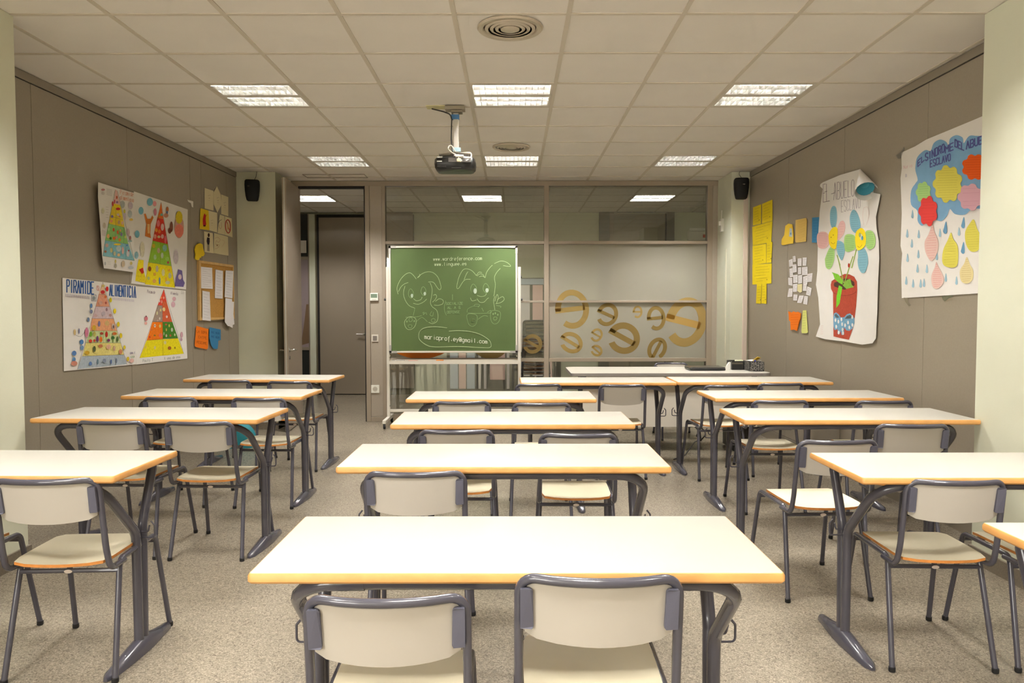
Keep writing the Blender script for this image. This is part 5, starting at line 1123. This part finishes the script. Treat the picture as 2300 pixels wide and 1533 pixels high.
for k, (p, r) in enumerate(WN_):
    i = cnt.get(r, 0); cnt[r] = i + 1
    pts = Z7(*p); lb = 'small white note, %s in the %s row of the note cluster' % (ORD[i] if i < tot[r] - 1 else 'rightmost', r if r != 'fifth' else 'bottom')
    sheet(RW, pts, WP, off=.004 + .0015 * (k % 3), art=lines(pts, 4, (150, 146, 160)), name='small_note', lb=lb, cat='paper', group='small white notes on the right wall')
sheet(RW, Z7(532, 950, 582, 945, 580, 1030, 560, 1040, 530, 1020), mat('cream_note', (232, 222, 170), .8), off=.008, name='small_note', lb='cream note among the small white ones', cat='paper')
pt = Z7(432, 1240, 455, 1248, 470, 1255, 485, 1240, 510, 1250, 535, 1245, 566, 1262, 560, 1320, 548, 1350, 540, 1380, 525, 1450, 490, 1435, 460, 1442, 455, 1350, 440, 1335, 438, 1280)
sheet(RW, pt, OR, off=.014, th=.006, art=lambda A: [A.line(Z7(460, 1280 + k * 26, 545, 1276 + k * 26), .5, (214, 90, 20)) for k in range(5)], name='paper_cutout', lb='orange jagged paper cutout low on the right wall', cat='paper')
pt = Z7(590, 1230, 625, 1228, 628, 1300, 642, 1465, 625, 1475, 580, 1475, 575, 1455, 582, 1320)
sheet(RW, pt, GRY, off=.010, th=.004, art=lambda A: [A.line(Z7(588, 1255 + k * 28, 620, 1252 + k * 28), .4, (170, 180, 100)) for k in range(7)], name='paper_cutout', lb='pale green-yellow paper strip beside the orange cutout', cat='paper')
# ---- flowerpot poster
ZA = zc(1820, 370, 6.665); ZB = zc(1820, 580, 7.3)
nR = WN[1]
fpp = on_wall(RW, 1835, 755); fp = thing('poster', 'tall white poster with a potted flower drawing and a curled corner', 'poster', tuple(fpp), group=None)
offp = .014
def flift(x, y): return offp
LP = lambda x, y, o=0: on_wall(RW, x, y, flift(x, y) + o)
outl = ZA(150, 290, 185, 262, 450, 150, 745, 65, 735, 150, 760, 250, 850, 395, 1050, 440, 1020, 600, 980, 780, 990, 950, 1025, 1150, 1030, 1400) + ZB(1125, 50, 1110, 400, 1095, 900, 1075, 1310, 1020, 1390, 850, 1415, 550, 1360, 250, 1325, 90, 1280, 160, 1080, 130, 640, 92, 430, 115, 200) + ZA(115, 1100, 140, 700, 185, 360, 145, 320)
P3 = [LP(x, y) for x, y in outl]
mb = MB(); mb.prism(P3, -nR * .0015); mb.build('sheet', PAPER, fp, world=True)
A = Art(LP, None)
A.text('EL ABUELO', *ZA(185, 560, 665, 462), 40, 36, .8, (110, 96, 110)); A.text('ESCLAVO', *ZA(460, 710, 755, 640), 26, 22, .6, (130, 116, 124))
A.line(ZA(195, 558, 290, 540), .9, (90, 76, 90)); A.line(ZA(215, 405, 250, 396), .9, (90, 76, 90)); A.line(ZA(315, 435, 372, 415), .9, (90, 76, 90))
for k in range(5): A.line(ZB(170, 1110 + k * 32, 210, 1106 + k * 32), .5, (230, 190, 190))
A.curve(ZA(800, 640, 785, 760, 800, 900), .6, (232, 206, 200)); A.curve(ZA(800, 640, 860, 640, 875, 760, 840, 900), .6, (232, 206, 200))
# stalks and pot
PB = (178, 76, 56)
A.poly(ZB(335, 430, 350, 370, 420, 325, 500, 285, 560, 255, 640, 260, 720, 300, 765, 380, 770, 520, 752, 780, 728, 960, 700, 1140, 632, 1332, 520, 1312, 380, 1278, 372, 560, 340, 500), PB)
A.poly(ZB(385, 430, 395, 395, 480, 370, 560, 330, 650, 340, 720, 385, 728, 440, 650, 480, 560, 515, 450, 480, 395, 460), (84, 56, 44))
A.curve(ZB(372, 560, 450, 590, 560, 608, 680, 590, 755, 545), .8, (120, 44, 36))
A.line(ZB(545, 400, 470, 60, 445, -40), 2.2, (150, 176, 90)); A.line(ZB(560, 400, 660, 80, 700, -30), 2.2, (150, 180, 80)); A.line(ZA(620, 1540, 690, 1270), 2.2, (150, 180, 80)); A.line(ZA(445, 1500, 400, 1350), 2, (150, 176, 90))
A.poly(ZB(352, 225, 460, 262, 500, 310, 530, 370, 530, 430, 470, 400, 400, 340, 375, 260), (132, 200, 60)); A.poly(ZB(530, 440, 600, 350, 655, 335, 680, 430, 715, 470, 590, 500), (132, 178, 70)); A.poly(ZB(470, 440, 525, 470, 480, 740, 425, 810, 430, 620), (124, 206, 50))
A.ell(*ZB(632, 115)[0], 2.2, 5, (180, 50, 40))
BW = (120, 166, 196)
A.poly(ZB(378, 960, 390, 900, 425, 885, 470, 920, 495, 965, 555, 965, 600, 915, 650, 900, 685, 930, 722, 985, 722, 1060, 690, 1150, 640, 1188, 590, 1180, 555, 1130, 555, 1250, 512, 1255, 500, 1180, 480, 1240, 445, 1235, 450, 1160, 400, 1175, 380, 1120), BW)
A.poly(ZB(398, 925, 425, 905, 475, 965, 440, 978, 408, 955), (80, 96, 104)); A.poly(ZB(565, 990, 600, 945, 650, 925, 680, 950, 660, 985), (80, 96, 104))
for x, y in ((412, 1010), (460, 1035), (510, 1000), (522, 1078), (570, 1095), (618, 1050), (425, 1118), (640, 1130), (688, 960), (690, 1090), (530, 1165), (465, 1215), (535, 1225)): A.ell(*ZB(x, y)[0], 2, 4.4, (236, 234, 230), 10)
A.build('drawing', fp)
def petal(pts, m, nm='petal', ln=None, lc=(160, 110, 110)):
    o = .004; P = []
    mm = MB(); sm = []
    n = len(pts)
    for i in range(n):
        p0, p1, p2, p3 = pts[i - 1], pts[i], pts[(i + 1) % n], pts[(i + 2) % n]
        for k in range(4):
            t = k / 4; t2, t3 = t * t, t * t * t
            sm.append(tuple(.5 * (2 * p1[q] + (p2[q] - p0[q]) * t + (2 * p0[q] - 5 * p1[q] + 4 * p2[q] - p3[q]) * t2 + (3 * p1[q] - p0[q] - 3 * p2[q] + p3[q]) * t3) for q in (0, 1)))
    return sm
def cut(par, loc, pts, m, nm, off, lc=None, nl=0, smooth=True):
    q = petal(pts, m) if smooth else pts
    o = MB().prism([loc(x, y, off) for x, y in q], -nR * .0012).build(nm, m, par, world=True)
    if nl:
        xs_ = [p[0] for p in q]; ys_ = [p[1] for p in q]; B = Art(lambda x, y, oo=0: loc(x, y, off + .0002 + oo), None)
        for k in range(nl):
            y = min(ys_) + (max(ys_) - min(ys_)) * (k + 1.2) / (nl + 1.4); hit = []
            for i in range(len(q)):
                (ax, ay), (bx, by) = q[i], q[(i + 1) % len(q)]
                if (ay - y) * (by - y) < 0: hit.append(ax + (bx - ax) * (y - ay) / (by - ay))
            if len(hit) >= 2:
                a, b = min(hit), max(hit); B.line([(a + (b - a) * .12, y + .6), (b - (b - a) * .15, y - .6)], .45, lc)
        B.build('handwriting', o)
        # writing is parented to the cutout: same origin as the poster
    return o
PK = mat('pink_paper', (238, 196, 190), .8, .2); LBL = mat('light_blue_paper', (140, 190, 206), .8, .2); GRN = mat('light_green_paper', (172, 212, 132), .8, .2); YFL = mat('flower_yellow', (250, 222, 44), .8, .2)
W_ = (150, 140, 150)
cut(fp, LP, ZA(110, 1030, 180, 1000, 250, 1020, 285, 1100, 265, 1210, 190, 1255, 120, 1230, 98, 1130), PK, 'petal', .0045, (206, 140, 140), 9)
cut(fp, LP, ZA(405, 960, 440, 860, 490, 838, 522, 900, 505, 1020, 440, 1110, 405, 1120), PK, 'petal', .0045, (220, 170, 170), 6)
cut(fp, LP, ZA(318, 640, 350, 615, 385, 650, 398, 800, 370, 935, 325, 940, 298, 860, 296, 720), LBL, 'petal', .0045, (110, 150, 170), 10)
cut(fp, LP, ZA(395, 1150, 450, 1140, 505, 1190, 515, 1290, 480, 1420, 450, 1410, 400, 1300), LBL, 'petal', .0045, (110, 150, 170), 8)
cut(fp, LP, ZA(290, 1240, 355, 1240, 358, 1400, 330, 1500) + ZB(340, 150, 300, 178, 255, 140, 240, 30) + ZA(228, 1380), GRN, 'petal', .0045, (120, 170, 100), 9)
cut(fp, LP, ZA(275, 1040, 330, 945, 372, 930, 405, 960, 402, 1100, 385, 1235, 350, 1260, 290, 1200), YFL, 'flower_head', .0075)
cut(fp, LP, ZA(590, 800, 615, 700, 655, 672, 705, 730, 745, 850, 745, 950, 680, 1020, 610, 950), LBL, 'petal', .0045, (110, 150, 170), 10)
cut(fp, LP, ZA(520, 1060, 580, 1035, 660, 1060, 680, 1160, 670, 1250, 580, 1300, 520, 1280, 505, 1150), GRN, 'petal', .0045, (110, 160, 90), 8)
cut(fp, LP, ZA(825, 1010, 880, 980, 940, 1010, 975, 1110, 960, 1220, 900, 1265, 850, 1240, 820, 1160), GRN, 'petal', .0045, (110, 160, 90), 8)
cut(fp, LP, ZA(720, 1250, 790, 1230, 850, 1330, 862, 1450) + ZB(940, 100, 900, 220, 840, 235, 790, 150, 775, 30) + ZA(715, 1380), LBL, 'petal', .0045, (110, 150, 170), 9)
cut(fp, LP, ZA(680, 1020, 720, 965, 770, 945, 810, 985, 830, 1080, 820, 1200, 760, 1265, 700, 1270, 672, 1150), YFL, 'flower_head', .0075)
B = Art(lambda x, y, o=0: LP(x, y, .008 + o), None)
B.curve(ZA(310, 1160, 345, 1182, 368, 1160), .6, (150, 120, 20)); B.curve(ZA(705, 1215, 740, 1235, 775, 1195), .6, (150, 120, 20)); B.ell(*ZA(760, 1080)[0], 3, 7, (214, 216, 200)); B.ell(*ZA(778, 1095)[0], 2.2, 5, (90, 150, 180)); B.ell(*ZA(742, 1050)[0], 2.6, 5, (170, 180, 120)); B.ell(*ZA(312, 1085)[0], .8, 1.4, (150, 120, 20), 8); B.ell(*ZA(345, 1050)[0], .8, 1.4, (150, 120, 20), 8)
B.build('face_drawing', fp)
# curled corner: a cone of paper rolling forward from the top edge
ap = LP(*ZA(745, 65)[0], .004); a_l = LP(*ZA(850, 395)[0], .004); a_r = LP(*ZA(1050, 400)[0], .002)
cen_ = (a_l + a_r) / 2 + nR * .055; ax_ = (cen_ - ap).normalized(); rad_ = (a_r - a_l).length * .40
e1 = (a_r - cen_); e1 = (e1 - ax_ * e1.dot(ax_)).normalized(); e2 = ax_.cross(e1)
n = 18; V = [ap + (e1 * math.cos(2 * PI * k / n) + e2 * math.sin(2 * PI * k / n)) * .003 for k in range(n)] + [cen_ + (e1 * math.cos(2 * PI * k / n) + e2 * math.sin(2 * PI * k / n)) * rad_ for k in range(n)]
cn = MB().add(V, [(k, (k + 1) % n, n + (k + 1) % n, n + k) for k in range(n)]); cn.build('curled_corner', PAPER, fp, world=True, smooth=True, flip=False)
TEAL = mat('teal_paint_paper', (70, 150, 170), .7)
c2 = cen_ - ax_ * .04; V = [cen_ - ax_ * .09 + (e1 * math.cos(2 * PI * k / n) + e2 * math.sin(2 * PI * k / n)) * rad_ * .42 for k in range(n)] + [c2 + (e1 * math.cos(2 * PI * k / n) + e2 * math.sin(2 * PI * k / n)) * rad_ * .78 for k in range(n)]
MB().add(V, [(k, (k + 1) % n, n + (k + 1) % n, n + k) for k in range(n)] + [tuple(range(n))]).build('curl_lining', TEAL, fp, world=True, smooth=True, flip=False)
# ---- rain cloud poster
ZC = zc(2010, 260, 3.563, 3.565)
rp_ = on_wall(RW, 2025, 668); rc = thing('poster', 'large white poster with a blue cloud and paper raindrops, beside the pillar', 'poster', tuple(rp_))
LR = lambda x, y, o=0: on_wall(RW, x, y, .006 + o)
mb = MB(); mb.prism([LR(x, y) for x, y in ZC(50, 295, 160, 245, 250, 190, 420, 120, 632, 32, 800, -40, 800, 1410, 600, 1425, 350, 1440, 55, 1458, 50, 1215, 58, 1100, 45, 1040, 55, 780, 45, 500, 55, 420)], -nR * .0015); mb.build('sheet', PAPER, rc, world=True)
cut(rc, LR, ZC(165, 400, 180, 330, 240, 275, 285, 280, 310, 220, 360, 190, 410, 210, 430, 250, 440, 185, 490, 155, 540, 175, 550, 220, 590, 165, 640, 160, 760, 200, 800, 500, 760, 720, 620, 745, 560, 790, 480, 785, 440, 745, 415, 800, 370, 842, 310, 830, 250, 850, 215, 880, 182, 840, 180, 760, 130, 710, 130, 600, 165, 540, 182, 510, 165, 440), mat('cloud_blue_paper', (128, 172, 208), .8, .2, noise=.04, nscale=12), 'cloud', .003)
A = Art(lambda x, y, o=0: LR(x, y, .0035 + o), None); VI = (92, 96, 158)
A.text('EL', *ZC(180, 410, 240, 350), 13, 13, 2.3, VI); A.text('SINDRO', *ZC(242, 362, 400, 285), 16, 18, 2.6, VI); A.text('ME', *ZC(400, 300, 474, 268), 15, 16, 2.6, VI); A.text('DEL', *ZC(478, 245, 556, 278), 16, 15, 2.6, VI); A.text('ABUELO', *ZC(568, 268, 770, 196), 17, 17, 2.8, VI); A.text('ESCLAVO', *ZC(280, 412, 448, 355), 15, 15, 2.3, VI)
DRA = mat('pale_raindrop', (160, 196, 212), .8); DRB = mat('blue_raindrop', (104, 156, 192), .8)
for x, y in ((140, 790), (98, 945), (190, 950), (135, 1025), (187, 1110), (100, 1140), (180, 1225), (255, 1228), (90, 1322), (145, 1345), (205, 1345), (232, 1340), (360, 940), (512, 930), (335, 1125), (407, 1298), (492, 1322)):
    cut(rc, LR, ZC(x, y - 38, x + 8, y, x + 8, y + 22, x, y + 30, x - 9, y + 20, x - 7, y), DRA, 'raindrop', .0025)
for x, y, s_ in ((402, 900, 1.3), (545, 860, 1.2), (543, 1062, 1.25)): cut(rc, LR, ZC(x + 6, y - 42 * s_, x + 11 * s_, y, x + 10 * s_, y + 26 * s_, x, y + 34 * s_, x - 12 * s_, y + 20 * s_, x - 8 * s_, y), DRB, 'raindrop', .0026)
A.text('Nuria', *ZC(68, 425, 140, 408), 7, 7, .7, (236, 200, 206)); A.text('2 B', *ZC(60, 492, 96, 488), 6, 6, .7, (170, 166, 190))
A.build('drawing', rc)
def blob(cx, cy, rx, ry, nb, amp, ph=0):
    return [(cx + rx * (1 - amp * (k % 3 == 0)) * math.cos(ph + 2 * PI * k / (3 * nb)), cy + ry * (1 - amp * (k % 3 == 0)) * math.sin(ph + 2 * PI * k / (3 * nb))) for k in range(3 * nb)]
def bz(cx, cy, rx, ry, nb, amp=.14, ph=0): return [ZC(x, y)[0] for x, y in blob(cx, cy, rx, ry, nb, amp, ph)]
YC = mat('pale_yellow_cut', (226, 216, 96), .8, .2); RC = mat('red_cut', (226, 70, 66), .8, .2); OC = mat('orange_cut', (226, 92, 26), .8, .2); PC = mat('pink_cut', (216, 168, 180), .8, .2); PD = mat('pale_pink_drop', (234, 200, 190), .8, .2)
cut(rc, LR, bz(422, 545, 118, 150, 9), YC, 'cloud_note', .006, (190, 176, 70), 14)
cut(rc, LR, bz(228, 612, 60, 86, 7), GRN, 'cloud_note', .006, (130, 180, 110), 8)
cut(rc, LR, bz(265, 762, 76, 122, 7, .16), RC, 'cloud_note', .009, (200, 50, 50), 9)
cut(rc, LR, bz(640, 410, 105, 105, 8), OC, 'cloud_note', .006, (196, 64, 20), 9)
cut(rc, LR, bz(605, 650, 102, 108, 7), PC, 'cloud_note', .009, (196, 140, 156), 5)
cut(rc, LR, ZC(300, 872, 318, 930, 345, 1000, 342, 1080, 310, 1150, 280, 1155, 245, 1090, 238, 1010, 268, 950), PD, 'paper_drop', .004, (222, 130, 130), 13)
cut(rc, LR, ZC(448, 935, 465, 985, 500, 1040, 505, 1140, 490, 1205, 430, 1212, 382, 1180, 385, 1080, 425, 990), YC, 'paper_drop', .004, (200, 186, 80), 12)
cut(rc, LR, ZC(330, 1170, 350, 1210, 388, 1290, 380, 1350, 335, 1385, 300, 1360, 292, 1280, 320, 1210), PD, 'paper_drop', .004, (222, 120, 120), 12)
cut(rc, LR, ZC(575, 1130, 600, 1190, 625, 1240, 620, 1310, 575, 1342, 530, 1320, 520, 1240, 555, 1180), mat('cream_drop', (232, 216, 160), .8), 'paper_drop', .004, (190, 160, 100), 11)
cut(rc, LR, ZC(630, 830, 655, 900, 690, 980, 670, 1070, 610, 1085, 570, 1030, 562, 930, 600, 860), YC, 'paper_drop', .004, (200, 186, 80), 12)
for k, (pts, lb) in enumerate(((ZC(5, 318, 45, 290, 62, 265, 70, 250, 75, 270, 62, 300, 45, 340, 25, 345), 'crumpled clear tape at the cloud poster top left corner'), (ZC(70, 1455, 100, 1458, 105, 1490, 128, 1515, 110, 1522, 85, 1490), 'loose tape curl hanging under the cloud poster lower left'), (ZC(375, 1440, 455, 1436, 465, 1448, 430, 1460, 400, 1482, 385, 1470), 'loose tape end under the middle of the cloud poster'))):
    sheet(RW, pts, TAPE, off=.006 + .002 * k, name='tape_piece', lb=lb, cat='tape')

# ================================================================== SWITCHES, SOCKETS, PIPES
def plate_on(px0, px1, py0, py1, lb, nm, cat, Y, kind):
    a = at_y(px0, py1, Y); b = at_y(px1, py0, Y)
    t = thing(nm, lb, cat, ((a.x + b.x) / 2, Y, a.z)); w = (b.x - a.x) / 2; h = b.z - a.z
    if kind == 'thermo':
        MB().box(-w, w, -.028, 0, 0, h).build('case', WPLAS, t, bevel=.004); MB().box(-w * .8, w * .8, -.0295, -.028, h * .38, h * .9).build('screen', mat('lcd_green', (110, 130, 110), .3), t); MB().box(-w * .5, w * .5, -.030, -.028, h * .1, h * .2).build('button_row', mat('lgrey', (200, 198, 188), .5), t)
    elif kind == 'switch':
        MB().box(-w, w, -.012, 0, 0, h).build('plate', mat('grey_plate3', (206, 198, 186), .4), t, bevel=.003); MB().box(-w * .6, w * .6, -.016, -.012, h * .18, h * .82).build('rocker', mat('rocker_grey', (120, 112, 104), .4), t, bevel=.002)
    else:
        MB().box(-w, w, -.012, 0, 0, h).build('plate', WPLAS, t, bevel=.003); MB().tube([(0, -.0135, h / 2), (0, -.011, h / 2)], w * .6, 18).build('recess', mat('recess_grey', (190, 184, 170), .5), t)
        for s_ in (-1, 1): MB().tube([(s_ * .010, -.0145, h / 2), (s_ * .010, -.013, h / 2)], .003, 8).build('hole', DKHOLE, t)
plate_on(832, 850, 658, 675, 'white thermostat on the grey jamb panel left of the chalkboard', 'thermostat', 'thermostat', YB + .004, 'thermo')
plate_on(835, 850, 751, 767, 'grey light switch on the jamb panel below the thermostat', 'light_switch', 'switch', YB + .004, 'switch')
plate_on(834, 852, 864, 882, 'white wall socket low on the jamb panel', 'wall_socket', 'socket', YB + .004, 'socket')
# on the side face of the right rear pillar: a surface conduit with a small white sensor
xs_p = 2.462
cd = MB().box(xs_p - .012, xs_p, 8.66, 8.672, .78, 2.05); tag(cd.build('cable_conduit', mat('cream_conduit', (216, 212, 190), .5)), 'thin cream cable conduit down the side of the right rear pillar', 'conduit')
sn = thing('wall_sensor', 'narrow white sensor on the side of the right rear pillar', 'sensor', (xs_p, 8.82, at_y(1626, 520, 8.82).z))
MB().box(-.03, 0, -.03, .03, 0, .15).build('case', WPLAS, sn, bevel=.004); MB().tube([(-.012, .02, .15), (-.012, .02, .25)], .006, 6).build('antenna', WPLAS, sn)
MB().box(-.055, -.03, -.02, .0, .07, .12).build('bracket', WPLAS, sn, bevel=.003)
tag(MB().box(2.60, 2.645, 8.47, 8.5, .78, 2.80).build('cable_trunking', mat('pinkish_white_trunking', (226, 210, 196), .5)), 'pale cable trunking up the corner beside the right speaker', 'trunking')
# teal bag on the floor near the left wall
tb = MB(); V = []; n1, n2 = 8, 14; bc = at_z(532, 1003, 0)
for i in range(n1 + 1):
    f_ = PI / 2 * i / n1
    for k in range(n2):
        a = 2 * PI * k / n2; V.append((bc.x + .21 * math.cos(f_) ** .6 * math.cos(a), bc.y + .10 * math.cos(f_) ** .6 * math.sin(a), .24 * math.sin(f_)))
F = [tuple(range(n2 - 1, -1, -1))]
for i in range(n1):
    for k in range(n2): F.append((i * n2 + k, i * n2 + (k + 1) % n2, (i + 1) * n2 + (k + 1) % n2, (i + 1) * n2 + k))
tt = thing('bag', 'teal rounded bag on the floor, seen under the second left desk', 'bag', (bc.x, bc.y, 0))
tb.add(V, F).build('body', mat('teal_fabric', (28, 124, 136), .7, bump=.3), tt, world=True, smooth=True)
MB().tube(fillet([(bc.x - .06, bc.y - .02, .22), (bc.x - .04, bc.y - .02, .29), (bc.x + .04, bc.y - .02, .29), (bc.x + .06, bc.y - .02, .22)], .03), .006, 6).build('handle', mat('teal_strap', (24, 96, 106), .7), tt, world=True, smooth=True)
